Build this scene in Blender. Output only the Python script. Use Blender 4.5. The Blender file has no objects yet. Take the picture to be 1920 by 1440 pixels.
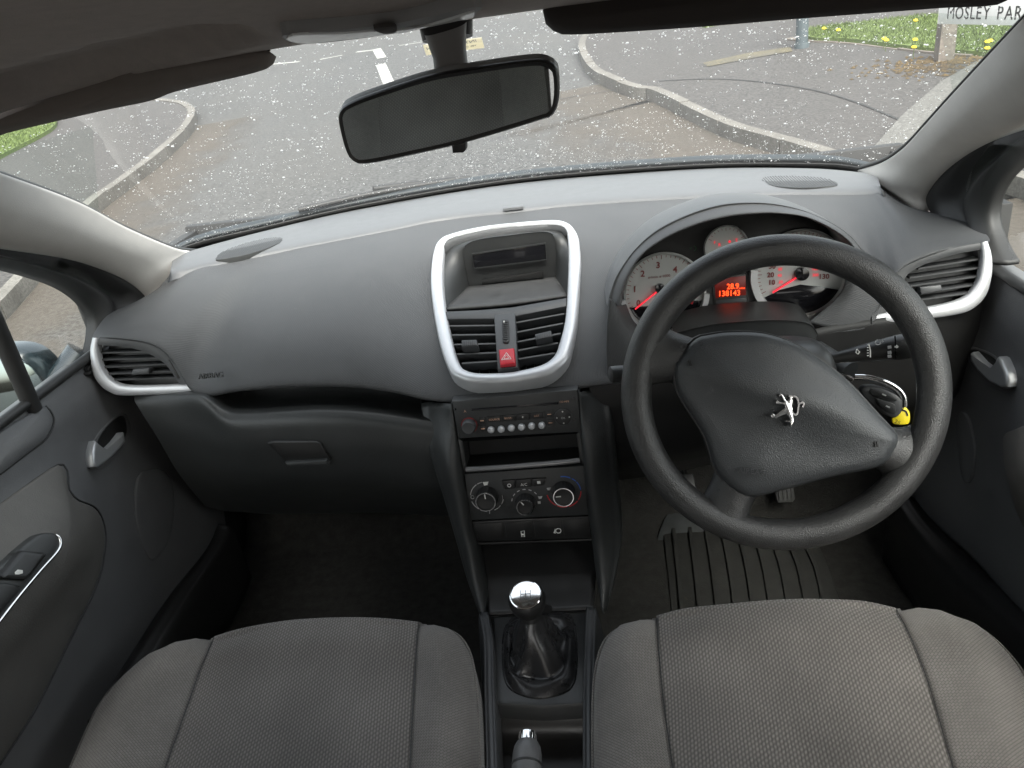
import bpy, bmesh, math, random
from mathutils import Vector as V, Matrix, noise
random.seed(7)
sc = bpy.context.scene
# ------------------------------------------------------------------ camera
CAM = V((.13888, -.63265, 1.34326)); YAW, PITCH, ROLL = [math.radians(a) for a in (7.68, 26.0846, -8.24)]; FPX = 1454.7
_f = V((-math.sin(YAW)*math.cos(PITCH), math.cos(YAW)*math.cos(PITCH), -math.sin(PITCH)))
_r = V((math.cos(YAW), math.sin(YAW), 0)); _u = _r.cross(_f)
_R = _r*math.cos(ROLL)+_u*math.sin(ROLL); _U = -_r*math.sin(ROLL)+_u*math.cos(ROLL)
cd = bpy.data.cameras.new('camera'); cam = bpy.data.objects.new('camera', cd); sc.collection.objects.link(cam)
cd.sensor_width = 36; cd.lens = 36*FPX/1920; cd.clip_start = .02; cd.clip_end = 500
M = Matrix((_R, _U, -_f)).transposed().to_4x4(); M.translation = CAM; cam.matrix_world = M
sc.camera = cam
# ------------------------------------------------------------------ sky, sun, exposure
w = bpy.data.worlds.new('World'); sc.world = w; w.use_nodes = True; nt = w.node_tree
sky = nt.nodes.new('ShaderNodeTexSky'); sky.sky_type = 'NISHITA'; sky.sun_disc = False
SUN_EL, SUN_AZ = math.radians(54), math.radians(158)      # azimuth from +Y towards +X
sky.sun_elevation = SUN_EL; sky.sun_rotation = SUN_AZ; sky.air_density = 1.6; sky.dust_density = 6; sky.ozone_density = .6
hs = nt.nodes.new('ShaderNodeHueSaturation'); hs.inputs['Saturation'].default_value = .35
nt.links.new(sky.outputs[0], hs.inputs['Color']); nt.links.new(hs.outputs[0], nt.nodes['Background'].inputs[0])
nt.nodes['Background'].inputs[1].default_value = .15
sl = bpy.data.lights.new('sun', 'SUN'); sl.energy = .9; sl.angle = math.radians(60); sl.color = (1, .97, .93)
so = bpy.data.objects.new('sun', sl); sc.collection.objects.link(so)
sd = V((math.sin(SUN_AZ)*math.cos(SUN_EL), math.cos(SUN_AZ)*math.cos(SUN_EL), math.sin(SUN_EL)))
so.rotation_euler = sd.to_track_quat('Z', 'Y').to_euler()
sc.view_settings.view_transform = 'Standard'; sc.view_settings.look = 'None'; sc.view_settings.gamma = 1
sc.view_settings.exposure = 2.0
sc.cycles.max_bounces = 8; sc.cycles.transparent_max_bounces = 16; sc.cycles.caustics_reflective = False
sc.cycles.use_denoising = True
# ------------------------------------------------------------------ geometry helpers
def ray(a, b): return _f + _R*((a-960)/FPX) - _U*((b-720)/FPX)
def P(a, b, x=None, y=None, z=None):          # the real point at a known car coordinate seen at photo position (a, b)
    q = ray(a, b)
    t = (x-CAM.x)/q.x if x is not None else (y-CAM.y)/q.y if y is not None else (z-CAM.z)/q.z
    return CAM + q*t
def hit(a, b, fn, t0=.25, t1=4, st=.01):
    q = ray(a, b); t = t0; f0 = fn(CAM+q*t)
    while t < t1:
        f1 = fn(CAM+q*(t+st))
        if f0*f1 <= 0:
            lo, hi = t, t+st
            for _ in range(30):
                m = (lo+hi)/2
                if f0*fn(CAM+q*m) <= 0: hi = m
                else: lo = m
            return CAM+q*lo
        t += st; f0 = f1
    return CAM+q*1.2
def lerp(a, b, t): return a+(b-a)*t
def sstep(a, b, x):
    t = min(1, max(0, (x-a)/(b-a))); return t*t*(3-2*t)
def resample(pts, n, closed):
    d = [0]; q = pts+[pts[0]] if closed else pts
    for i in range(1, len(q)): d.append(d[-1]+(q[i]-q[i-1]).length)
    L = d[-1]; out = []; j = 0; m = n if closed else n-1
    for i in range(n):
        s = L*i/m
        while j < len(d)-2 and d[j+1] < s: j += 1
        k = d[j+1]-d[j]
        out.append(q[j].lerp(q[j+1], (s-d[j])/k if k > 1e-12 else 0))
    return out
def spl(pts, n, closed=False):
    pts = [V(p) for p in pts]; N = len(pts)
    if N == 2: return resample(pts, n, False)
    out = []
    for i in range(N if closed else N-1):
        if closed: p0, p1, p2, p3 = pts[i-1], pts[i], pts[(i+1) % N], pts[(i+2) % N]
        else:
            p1, p2 = pts[i], pts[i+1]
            p0 = pts[i-1] if i else p1*2-p2
            p3 = pts[i+2] if i+2 < N else p2*2-p1
        for k in range(12):
            t = k/12
            out.append(.5*((2*p1)+(p2-p0)*t+(2*p0-5*p1+4*p2-p3)*t*t+(3*p1-p0-3*p2+p3)*t**3))
    if not closed: out.append(pts[-1].copy())
    return resample(out, n, closed)
def cr1(pts, n):       # uniform parameter spline, n samples
    N = len(pts); out = []
    for i in range(n):
        s = i/(n-1)*(N-1); k = min(int(s), N-2); t = s-k
        p1, p2 = pts[k], pts[k+1]; p0 = pts[k-1] if k else p1*2-p2; p3 = pts[k+2] if k+2 < N else p2*2-p1
        out.append(.5*((2*p1)+(p2-p0)*t+(2*p0-5*p1+4*p2-p3)*t*t+(3*p1-p0-3*p2+p3)*t**3))
    return out
LOC = {}
def link(o, parent):
    sc.collection.objects.link(o)
    if parent is not None: o.parent = parent; LOC[o.name] = LOC[parent.name]
    else: LOC.setdefault(o.name, V((0, 0, 0)))
    return o
def tag(o, label, cat=None, group=None, kind=None):
    if label: o['label'] = label
    if cat: o['category'] = cat
    if group: o['group'] = group
    if kind: o['kind'] = kind
    return o
def thing(name, loc, label, cat, group=None):
    o = bpy.data.objects.new(name, None); o.empty_display_size = .05; o.location = loc; sc.collection.objects.link(o)
    LOC[o.name] = V(loc); return tag(o, label, cat, group)
def mk(name, verts, faces, mat, parent=None, sharp=40, uv=None, recalc=True, solid=0, off=-1, loc=None):
    me = bpy.data.meshes.new(name)
    L = LOC[parent.name] if parent is not None else (V(loc) if loc else V((0, 0, 0)))
    me.from_pydata([tuple(V(v)-L) for v in verts], [], faces); me.update()
    if uv:
        ul = me.uv_layers.new(name='UVMap')
        for lp in me.loops: ul.data[lp.index].uv = uv[lp.vertex_index]
    if recalc:
        bm = bmesh.new(); bm.from_mesh(me); bmesh.ops.recalc_face_normals(bm, faces=bm.faces); bm.to_mesh(me); bm.free()
    me.polygons.foreach_set('use_smooth', [True]*len(me.polygons))
    if sharp < 180: me.set_sharp_from_angle(angle=math.radians(sharp))
    if mat: me.materials.append(mat)
    o = bpy.data.objects.new(name, me)
    if parent is None: o.location = L; LOC[o.name] = L
    link(o, parent)
    if solid:
        md = o.modifiers.new('thickness', 'SOLIDIFY'); md.thickness = solid; md.offset = off
    return o
def grid(rows, closed=False):
    nv, nu = len(rows), len(rows[0]); vs = [p for r in rows for p in r]; fs = []
    for j in range(nv-1):
        for i in range(nu if closed else nu-1):
            k = (i+1) % nu; fs.append((j*nu+i, j*nu+k, (j+1)*nu+k, (j+1)*nu+i))
    uv = []; acc = 0; mid = nu//2
    for j, r in enumerate(rows):
        if j: acc += (rows[j][mid]-rows[j-1][mid]).length
        d = [0]
        for i in range(1, nu): d.append(d[-1]+(r[i]-r[i-1]).length)
        uv += [(x-d[mid], acc) for x in d]
    return vs, fs, uv
def patch(name, rows, nu, nv, mat, parent=None, solid=0, off=-1, arc=True, sharp=60, fn=None, **k):
    R = [spl(r, nu) if arc else cr1([V(p) for p in r], nu) for r in rows]
    cols = [cr1([R[j][i] for j in range(len(R))], nv) for i in range(nu)]
    G = [[cols[i][j] for i in range(nu)] for j in range(nv)]
    if fn: G = [[fn(p, i/(nu-1), j/(nv-1)) for i, p in enumerate(r)] for j, r in enumerate(G)]
    vs, fs, uv = grid(G)
    return mk(name, vs, fs, mat, parent, uv=uv, solid=solid, off=off, sharp=sharp, **k)
def loops(name, ls, n, mat, parent=None, smooth=True, cap0=False, cap1=False, sharp=40, **k):
    R = [spl(l, n, True) if smooth else resample([V(p) for p in l], n, True) for l in ls]
    vs, fs, uv = grid(R, True)
    if cap0: fs.append(tuple(range(n)))
    if cap1: fs.append(tuple(range((len(R)-1)*n, len(R)*n)))
    return mk(name, vs, fs, mat, parent, uv=uv, sharp=sharp, **k)
def tube(name, path, rad, mat, parent=None, seg=14, n=None, flat=None, cap=True, sharp=50, up=None, **k):
    pts = spl(path, n) if n else [V(p) for p in path]
    m = len(pts); rr = rad if isinstance(rad, (list, tuple)) else [rad]*2
    def rv(i):
        s = i/(m-1)*(len(rr)-1); a = min(int(s), len(rr)-2); return lerp(rr[a], rr[a+1], s-a)
    rows = []; t0 = (pts[1]-pts[0]).normalized()
    nrm = (up - t0*up.dot(t0)).normalized() if up else t0.orthogonal().normalized()
    for i, p in enumerate(pts):
        t = (pts[min(i+1, m-1)]-pts[max(i-1, 0)]).normalized()
        nrm = (nrm-t*nrm.dot(t)).normalized(); bi = t.cross(nrm); r = rv(i)
        ra, rb = (r, r*flat) if flat else (r, r)
        rows.append([p+nrm*(rb*math.cos(2*math.pi*s/seg))+bi*(ra*math.sin(2*math.pi*s/seg)) for s in range(seg)])
    vs, fs, uv = grid(rows, True)
    if cap: fs += [tuple(range(seg)), tuple(range((m-1)*seg, m*seg))]
    return mk(name, vs, fs, mat, parent, uv=uv, sharp=sharp, **k)
def inset(pts2, d):
    n = len(pts2); A = sum(pts2[i].x*pts2[(i+1) % n].y-pts2[(i+1) % n].x*pts2[i].y for i in range(n)); s = 1 if A > 0 else -1
    out = []
    for i in range(n):
        a = (pts2[i]-pts2[i-1]); b = (pts2[(i+1) % n]-pts2[i])
        na = V((-a.y, a.x)).normalized()*s; nb = V((-b.y, b.x)).normalized()*s
        m = (na+nb); l = m.length
        m = m/l if l > 1e-6 else na
        out.append(pts2[i]+m*d/max(.5, m.dot(na)))
    return out
class Pl:                                   # a real flat face: origin, normal, right direction
    def __init__(s, p0, n, rt=(1, 0, 0)):
        s.p0 = V(p0); s.n = V(n).normalized(); r = V(rt); s.r = (r-s.n*r.dot(s.n)).normalized(); s.u = s.n.cross(s.r)
    def at(s, a, b, h=0):
        q = ray(a, b); p0 = s.p0+s.n*h; return CAM+q*((p0-CAM).dot(s.n)/q.dot(s.n))
    def uv(s, a, b): d = s.at(a, b)-s.p0; return V((d.dot(s.r), d.dot(s.u)))
    def w(s, uv, h=0): return s.p0+s.r*uv[0]+s.u*uv[1]+s.n*h
    def plate(s, name, px, h0, h1, mat, parent=None, bev=.001, n=0, uvs=None, dome=0, sharp=35, fn=None, **k):
        o = uvs or [s.uv(*p) for p in px]
        o = [V((p[0], p[1])) for p in o]
        if n: o = [V((p.x, p.y)) for p in spl([(p.x, p.y, 0) for p in o], n, True)]
        L = [(o, h0), (o, h1-bev)]
        if bev: L += [(inset(o, bev*.35), h1-bev*.3), (inset(o, bev), h1)]
        m = len(o); vs = []; fs = []
        for q, h in L: vs += [s.w(p, h) for p in q]
        for j in range(len(L)-1):
            for i in range(m): k2 = (i+1) % m; fs.append((j*m+i, j*m+k2, (j+1)*m+k2, (j+1)*m+i))
        fs.append(tuple(range(m))); top = L[-1][0]; b = (len(L)-1)*m
        if dome or fn:
            c = sum(top, V((0, 0)))/m
            for sc_ in (.93, .84, .72, .58, .42, .26, .12):
                base = len(vs); 
                for p in top:
                    q = c+(p-c)*sc_; vs.append(s.w(q, h1+dome*(1-sc_**2.2)+(fn(q, sc_) if fn else 0)))
                for i in range(m): k2 = (i+1) % m; fs.append((b+i, b+k2, base+k2, base+i))
                b = base
            vs.append(s.w(c, h1+dome+(fn(c, 0) if fn else 0)))
            for i in range(m): fs.append((b+i, b+(i+1) % m, len(vs)-1))
        else: fs.append(tuple(range(b, b+m)))
        return mk(name, vs, fs, mat, parent, sharp=sharp, **k)
    def rect(s, name, a, b, wd, ht, h0, h1, mat, parent=None, bev=.001, rot=0, rnd=0, **k):
        c = s.uv(a, b); pts = []
        if rnd:
            for (sx, sy, a0) in ((1, 1, 0), (-1, 1, 90), (-1, -1, 180), (1, -1, 270)):
                for q in range(4):
                    t = math.radians(a0+q*30); pts.append(V((sx*(wd/2-rnd)+rnd*math.cos(t), sy*(ht/2-rnd)+rnd*math.sin(t))))
        else: pts = [V((wd/2, ht/2)), V((-wd/2, ht/2)), V((-wd/2, -ht/2)), V((wd/2, -ht/2))]
        cr, sr = math.cos(rot), math.sin(rot)
        pts = [c+V((p.x*cr-p.y*sr, p.x*sr+p.y*cr)) for p in pts]
        return s.plate(name, None, h0, h1, mat, parent, bev, uvs=pts, **k)
    def lathe(s, name, a, b, prof, mat, parent=None, seg=32, c=None, fn=None, **k):
        c = s.uv(a, b) if c is None else c; rows = []
        for r, h in prof: rows.append([s.w(c+V((math.cos(t), math.sin(t)))*(r*(fn(i, h) if fn else 1)), h) for i, t in ((i, 2*math.pi*i/seg) for i in range(seg))])
        vs, fs, uv = grid(rows, True)
        if prof[0][0] > 1e-5: fs.append(tuple(range(seg)))
        if prof[-1][0] > 1e-5: fs.append(tuple(range((len(prof)-1)*seg, len(prof)*seg)))
        return mk(name, vs, fs, mat, parent, **k)
    def stroke(s, name, pts, wd, h0, h1, mat, parent=None, uvs=False, closed=False, n=0, **k):
        q = [V((p[0], p[1])) for p in pts] if uvs else [s.uv(*p) for p in pts]
        if n: q = [V((p.x, p.y)) for p in spl([(p.x, p.y, 0) for p in q], n, closed)]
        m = len(q); vs = []; fs = []
        for i, p in enumerate(q):
            d = (q[(i+1) % m]-q[i-1]) if closed else q[min(i+1, m-1)]-q[max(i-1, 0)]
            nn = V((-d.y, d.x)).normalized()*wd/2
            vs += [s.w(p-nn, h0), s.w(p-nn, h1), s.w(p+nn, h1), s.w(p+nn, h0)]
        for i in range(m if closed else m-1):
            a, b = i*4, ((i+1) % m)*4
            fs += [(a+e, b+e, b+(e+1) % 4, a+(e+1) % 4) for e in range(4)]
        if not closed: fs += [(0, 1, 2, 3), (m*4-4, m*4-3, m*4-2, m*4-1)]
        return mk(name, vs, fs, mat, parent, sharp=30, **k)
    def arc(s, name, a, b, r, a0, a1, wd, h0, h1, mat, parent=None, n=24, c=None):
        c = s.uv(a, b) if c is None else c
        return s.stroke(name, [c+V((math.cos(t), math.sin(t)))*r for t in (math.radians(lerp(a0, a1, i/(n-1))) for i in range(n))], wd, h0, h1, mat, parent, uvs=True)
    def text(s, name, body, a, b, size, h, mat, parent=None, rot=0, sx=1, ext=.0001, bold=0, c=None, shear=0):
        cu = bpy.data.curves.new(name, 'FONT'); cu.body = body; cu.size = size; cu.extrude = ext; cu.align_x = 'CENTER'; cu.align_y = 'CENTER'; cu.offset = bold; cu.shear = shear
        cu.resolution_u = 3
        to = bpy.data.objects.new('text_tmp', cu); sc.collection.objects.link(to); bpy.context.view_layer.update()
        me = bpy.data.meshes.new_from_object(to.evaluated_get(bpy.context.evaluated_depsgraph_get()))
        bpy.data.objects.remove(to)
        c = s.uv(a, b) if c is None else V(c); cr, sr = math.cos(rot), math.sin(rot)
        L = LOC[parent.name] if parent is not None else V((0, 0, 0))
        for v in me.vertices:
            x, y = v.co.x*sx, v.co.y
            v.co = s.w((c.x+x*cr-y*sr, c.y+x*sr+y*cr), h+v.co.z)-L
        me.name = name; me.materials.clear(); me.materials.append(mat)
        o = bpy.data.objects.new(name, me); return link(o, parent)
def box(name, c, hx, hy, hz, mat, parent=None, ax=(1, 0, 0), az=(0, 0, 1), bev=.002, **k):
    pl = Pl(c, az, ax); return pl.plate(name, None, -hz, hz, mat, parent, bev, uvs=[V((hx, hy)), V((-hx, hy)), V((-hx, -hy)), V((hx, -hy))], **k)
# ------------------------------------------------------------------ materials
def mat(name, col, rough=.5, metal=0, bump=0, scale=400, var=0, vscale=30, spec=.5, kind='noise', bscale2=None, emit=None, es=1, coat=0, wear=None):
    m = bpy.data.materials.new(name); m.use_nodes = True; t = m.node_tree; n = t.nodes; l = t.links; b = n['Principled BSDF']
    b.inputs['Base Color'].default_value = (*col, 1); b.inputs['Roughness'].default_value = rough; b.inputs['Metallic'].default_value = metal
    b.inputs['Specular IOR Level'].default_value = spec
    if coat: b.inputs['Coat Weight'].default_value = coat; b.inputs['Coat Roughness'].default_value = .08
    if emit: b.inputs['Emission Color'].default_value = (*emit, 1); b.inputs['Emission Strength'].default_value = es
    tc = n.new('ShaderNodeTexCoord')
    if bump:
        if kind == 'noise':
            x = n.new('ShaderNodeTexNoise'); x.inputs['Scale'].default_value = scale; x.inputs['Detail'].default_value = 2; src = x.outputs['Fac']
        elif kind == 'voronoi':
            x = n.new('ShaderNodeTexVoronoi'); x.inputs['Scale'].default_value = scale; x.feature = 'SMOOTH_F1'; src = x.outputs['Distance']
        else:
            x = n.new('ShaderNodeTexWave'); x.inputs['Scale'].default_value = scale; x.inputs['Distortion'].default_value = .3; src = x.outputs['Fac']; x.bands_direction = 'DIAGONAL'
        l.new(tc.outputs['UV' if kind == 'wave' else 'Object'], x.inputs['Vector'])
        bp = n.new('ShaderNodeBump'); bp.inputs['Strength'].default_value = bump; bp.inputs['Distance'].default_value = .002
        l.new(src, bp.inputs['Height']); l.new(bp.outputs[0], b.inputs['Normal'])
    if var:
        x = n.new('ShaderNodeTexNoise'); x.inputs['Scale'].default_value = vscale; x.inputs['Detail'].default_value = 6; x.inputs['Roughness'].default_value = .65
        l.new(tc.outputs['Object'], x.inputs['Vector'])
        mr = n.new('ShaderNodeMapRange'); mr.inputs['From Min'].default_value = .3; mr.inputs['From Max'].default_value = .7
        mr.inputs['To Min'].default_value = 1-var; mr.inputs['To Max'].default_value = 1+var; l.new(x.outputs['Fac'], mr.inputs['Value'])
        mx = n.new('ShaderNodeMix'); mx.data_type = 'RGBA'; mx.blend_type = 'MULTIPLY'; mx.inputs['Factor'].default_value = 1
        mx.inputs['A'].default_value = (*col, 1); l.new(mr.outputs[0], mx.inputs['B']); l.new(mx.outputs['Result'], b.inputs['Base Color'])
        r2 = n.new('ShaderNodeMapRange'); r2.inputs['To Min'].default_value = max(0, rough-.12); r2.inputs['To Max'].default_value = min(1, rough+.12)
        l.new(x.outputs['Fac'], r2.inputs['Value']); l.new(r2.outputs[0], b.inputs['Roughness'])
        if wear:     # thin pale scuffs
            y = n.new('ShaderNodeTexNoise'); y.inputs['Scale'].default_value = wear[1]; y.inputs['Detail'].default_value = 8; y.inputs['Roughness'].default_value = .75; y.inputs['Distortion'].default_value = 1.5
            l.new(tc.outputs['Object'], y.inputs['Vector'])
            cr = n.new('ShaderNodeValToRGB'); cr.color_ramp.elements[0].position = .62; cr.color_ramp.elements[1].position = .78
            l.new(y.outputs['Fac'], cr.inputs[0])
            m2 = n.new('ShaderNodeMix'); m2.data_type = 'RGBA'; l.new(cr.outputs[0], m2.inputs['Factor']); l.new(mx.outputs['Result'], m2.inputs['A']); m2.inputs['B'].default_value = (*wear[0], 1)
            l.new(m2.outputs['Result'], b.inputs['Base Color'])
    return m
def fabric(name, c0, c1, sx, sy, kind):
    m = bpy.data.materials.new(name); m.use_nodes = True; t = m.node_tree; n = t.nodes; l = t.links; b = n['Principled BSDF']
    b.inputs['Roughness'].default_value = .85; b.inputs['Specular IOR Level'].default_value = .25; b.inputs['Sheen Weight'].default_value = .25
    tc = n.new('ShaderNodeTexCoord'); mp = n.new('ShaderNodeMapping'); l.new(tc.outputs['UV'], mp.inputs[0])
    if kind == 'cord':       # twisted cords running front to back
        sp_ = n.new('ShaderNodeSeparateXYZ'); l.new(mp.outputs[0], sp_.inputs[0])
        def mth(op, a_, b_=None, c_=None):
            k = n.new('ShaderNodeMath'); k.operation = op
            for i_, v_ in enumerate((a_, b_, c_)):
                if v_ is None: continue
                if isinstance(v_, (int, float)): k.inputs[i_].default_value = v_
                else: l.new(v_, k.inputs[i_])
            return k.outputs[0]
        wn = n.new('ShaderNodeTexNoise'); wn.inputs['Scale'].default_value = 60; wn.inputs['Detail'].default_value = 2; l.new(mp.outputs[0], wn.inputs['Vector'])
        uu = mth('MULTIPLY_ADD', wn.outputs['Fac'], .35, mth('DIVIDE', sp_.outputs['X'], sx)); fr_ = mth('FRACT', uu); colp = mth('SINE', mth('MULTIPLY', fr_, math.pi))
        ph = mth('MULTIPLY_ADD', mth('FLOOR', uu), .5, mth('MULTIPLY_ADD', fr_, .25, mth('DIVIDE', sp_.outputs['Y'], sy)))
        st = mth('MULTIPLY_ADD', mth('SINE', mth('MULTIPLY', ph, 2*math.pi)), .32, .68)
        fac = mth('MULTIPLY', mth('POWER', colp, .8), st)
    else:
        mp.inputs['Rotation'].default_value = (0, 0, math.radians(35))
        x = n.new('ShaderNodeTexBrick'); x.inputs['Scale'].default_value = 1; x.inputs['Brick Width'].default_value = sy; x.inputs['Row Height'].default_value = sx
        x.inputs['Mortar Size'].default_value = sx*.2; x.inputs['Mortar Smooth'].default_value = 1
        x.inputs['Color1'].default_value = (1, 1, 1, 1); x.inputs['Color2'].default_value = (.8, .8, .8, 1); x.inputs['Mortar'].default_value = (0, 0, 0, 1)
        l.new(mp.outputs[0], x.inputs['Vector']); fac = x.outputs['Color']
    nz = n.new('ShaderNodeTexNoise'); nz.inputs['Scale'].default_value = 7; nz.inputs['Detail'].default_value = 7; l.new(tc.outputs['Object'], nz.inputs['Vector'])
    mr = n.new('ShaderNodeMapRange'); mr.inputs['To Min'].default_value = .45; mr.inputs['To Max'].default_value = 1.55; l.new(nz.outputs['Fac'], mr.inputs['Value'])
    mx = n.new('ShaderNodeMix'); mx.data_type = 'RGBA'; l.new(fac, mx.inputs['Factor']); mx.inputs['A'].default_value = (*c0, 1); mx.inputs['B'].default_value = (*c1, 1)
    m2 = n.new('ShaderNodeMix'); m2.data_type = 'RGBA'; m2.blend_type = 'MULTIPLY'; m2.inputs['Factor'].default_value = 1
    l.new(mx.outputs['Result'], m2.inputs['A']); l.new(mr.outputs[0], m2.inputs['B']); l.new(m2.outputs['Result'], b.inputs['Base Color'])
    bp = n.new('ShaderNodeBump'); bp.inputs['Strength'].default_value = .6; bp.inputs['Distance'].default_value = .0015; l.new(fac, bp.inputs['Height']); l.new(bp.outputs[0], b.inputs['Normal'])
    return m
def thin_glass(name, tint, refl, dirt=0):
    m = bpy.data.materials.new(name); m.use_nodes = True; t = m.node_tree; n = t.nodes; l = t.links; n.remove(n['Principled BSDF'])
    tr = n.new('ShaderNodeBsdfTransparent'); tr.inputs[0].default_value = (*tint, 1); gl = n.new('ShaderNodeBsdfGlossy'); gl.inputs['Roughness'].default_value = .015
    ge = n.new('ShaderNodeNewGeometry'); dt = n.new('ShaderNodeVectorMath'); dt.operation = 'DOT_PRODUCT'; l.new(ge.outputs['Incoming'], dt.inputs[0]); l.new(ge.outputs['Normal'], dt.inputs[1])
    ab = n.new('ShaderNodeMath'); ab.operation = 'ABSOLUTE'; l.new(dt.outputs['Value'], ab.inputs[0])
    om = n.new('ShaderNodeMath'); om.operation = 'SUBTRACT'; om.inputs[0].default_value = 1; l.new(ab.outputs[0], om.inputs[1])
    pw = n.new('ShaderNodeMath'); pw.operation = 'POWER'; pw.inputs[1].default_value = 5; l.new(om.outputs[0], pw.inputs[0])
    fr = n.new('ShaderNodeMath'); fr.operation = 'MULTIPLY_ADD'; fr.inputs[1].default_value = .96; fr.inputs[2].default_value = .04; l.new(pw.outputs[0], fr.inputs[0])   # Schlick, same from both sides
    ml = n.new('ShaderNodeMath'); ml.operation = 'MULTIPLY'; ml.inputs[1].default_value = refl; ml.use_clamp = True
    l.new(fr.outputs[0], ml.inputs[0]); mx = n.new('ShaderNodeMixShader'); l.new(ml.outputs[0], mx.inputs[0]); l.new(tr.outputs[0], mx.inputs[1]); l.new(gl.outputs[0], mx.inputs[2])
    out = mx.outputs[0]
    if dirt:   # even film of dust on the pane
        df = n.new('ShaderNodeBsdfTranslucent'); df.inputs[0].default_value = (.75, .75, .73, 1)
        tc = n.new('ShaderNodeTexCoord'); nz = n.new('ShaderNodeTexNoise'); nz.inputs['Scale'].default_value = 7; nz.inputs['Detail'].default_value = 6; l.new(tc.outputs['Object'], nz.inputs['Vector'])
        mr = n.new('ShaderNodeMapRange'); mr.inputs['To Min'].default_value = dirt*.5; mr.inputs['To Max'].default_value = dirt*1.5; l.new(nz.outputs['Fac'], mr.inputs['Value'])
        m3 = n.new('ShaderNodeMixShader'); l.new(mr.outputs[0], m3.inputs[0]); l.new(out, m3.inputs[1]); l.new(df.outputs[0], m3.inputs[2]); out = m3.outputs[0]
    l.new(out, n['Material Output'].inputs[0]); return m
def ground_mat(name, c0, c1, c2, sp=140, pat=1.2, bump=.4):
    m = bpy.data.materials.new(name); m.use_nodes = True; t = m.node_tree; n = t.nodes; l = t.links; b = n['Principled BSDF']; b.inputs['Roughness'].default_value = .85
    tc = n.new('ShaderNodeTexCoord'); a = n.new('ShaderNodeTexNoise'); a.inputs['Scale'].default_value = sp; a.inputs['Detail'].default_value = 3
    g = n.new('ShaderNodeTexNoise'); g.inputs['Scale'].default_value = pat; g.inputs['Detail'].default_value = 8; g.inputs['Roughness'].default_value = .6
    l.new(tc.outputs['Object'], a.inputs[0]); l.new(tc.outputs['Object'], g.inputs[0])
    r1 = n.new('ShaderNodeMapRange'); r1.inputs['From Min'].default_value = .35; r1.inputs['From Max'].default_value = .65; l.new(a.outputs['Fac'], r1.inputs['Value'])
    r2 = n.new('ShaderNodeMapRange'); r2.inputs['From Min'].default_value = .4; r2.inputs['From Max'].default_value = .65; l.new(g.outputs['Fac'], r2.inputs['Value'])
    m1 = n.new('ShaderNodeMix'); m1.data_type = 'RGBA'; l.new(r1.outputs[0], m1.inputs['Factor']); m1.inputs['A'].default_value = (*c0, 1); m1.inputs['B'].default_value = (*c1, 1)
    m2 = n.new('ShaderNodeMix'); m2.data_type = 'RGBA'; ml = n.new('ShaderNodeMath'); ml.operation = 'MULTIPLY'; ml.inputs[1].default_value = .6; l.new(r2.outputs[0], ml.inputs[0])
    l.new(ml.outputs[0], m2.inputs['Factor']); l.new(m1.outputs['Result'], m2.inputs['A']); m2.inputs['B'].default_value = (*c2, 1); l.new(m2.outputs['Result'], b.inputs['Base Color'])
    bp = n.new('ShaderNodeBump'); bp.inputs['Strength'].default_value = bump; bp.inputs['Distance'].default_value = .005; l.new(a.outputs['Fac'], bp.inputs['Height']); l.new(bp.outputs[0], b.inputs['Normal'])
    return m
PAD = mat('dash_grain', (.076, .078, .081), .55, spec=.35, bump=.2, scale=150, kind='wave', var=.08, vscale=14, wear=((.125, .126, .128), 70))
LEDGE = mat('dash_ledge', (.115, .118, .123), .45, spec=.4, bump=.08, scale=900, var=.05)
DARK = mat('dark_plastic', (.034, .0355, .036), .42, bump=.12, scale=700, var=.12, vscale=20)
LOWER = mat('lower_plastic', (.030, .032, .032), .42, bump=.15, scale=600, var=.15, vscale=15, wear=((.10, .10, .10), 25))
BLACK = mat('black_plastic', (.016, .016, .016), .38, bump=.05, scale=700, var=.15)
GLOSSB = mat('gloss_black', (.01, .01, .012), .12, spec=.5)
MIDG = mat('vent_plastic', (.055, .057, .06), .45, bump=.05, scale=800, var=.08)
SILVER = mat('silver_paint', (.60, .61, .63), .36, metal=.38, var=.03)
CHROME = mat('chrome', (.82, .82, .82), .1, metal=1)
SILVERD = mat('satin_silver', (.42, .43, .44), .32, metal=.5)
BADGE = mat('badge_chrome', (.85, .85, .85), .27, metal=1)
RING = mat('bright_ring', (.85, .85, .86), .22, metal=.35, spec=.8)
PILLAR = mat('pillar_vinyl', (.64, .62, .59), .7, bump=.15, scale=900, var=.05, vscale=20)
HEAD = mat('headliner_fabric', (.42, .375, .345), .95, bump=.3, scale=700, var=.07, vscale=60)
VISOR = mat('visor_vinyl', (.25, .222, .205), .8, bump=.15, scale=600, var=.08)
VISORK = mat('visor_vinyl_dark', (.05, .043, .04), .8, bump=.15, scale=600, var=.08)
RUBBER = mat('rubber_seal', (.022, .022, .022), .55, var=.2)
LEATHER = mat('wheel_leather', (.032, .032, .032), .35, spec=.65, bump=.36, scale=1000, kind='voronoi', var=.3, vscale=25, wear=((.13, .13, .127), 14))
AIRBAG = mat('airbag_cover_grain', (.046, .049, .052), .40, spec=.6, bump=.3, scale=950, kind='voronoi', var=.12, vscale=18, wear=((.11, .11, .11), 35))
GAITER = mat('gaiter_leather', (.022, .022, .023), .28, bump=.06, scale=900, kind='voronoi', var=.1)
CARPET = mat('carpet', (.045, .044, .041), 1, bump=.7, scale=350, var=.25, vscale=50, spec=.1)
MATRUB = mat('floor_mat_rubber', (.035, .035, .032), .75, bump=.2, scale=300, var=.3, wear=((.10, .085, .06), 14))
SEATC = fabric('seat_cord', (.070, .065, .060), (.205, .190, .177), .0040, .0068, 'cord')
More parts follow.
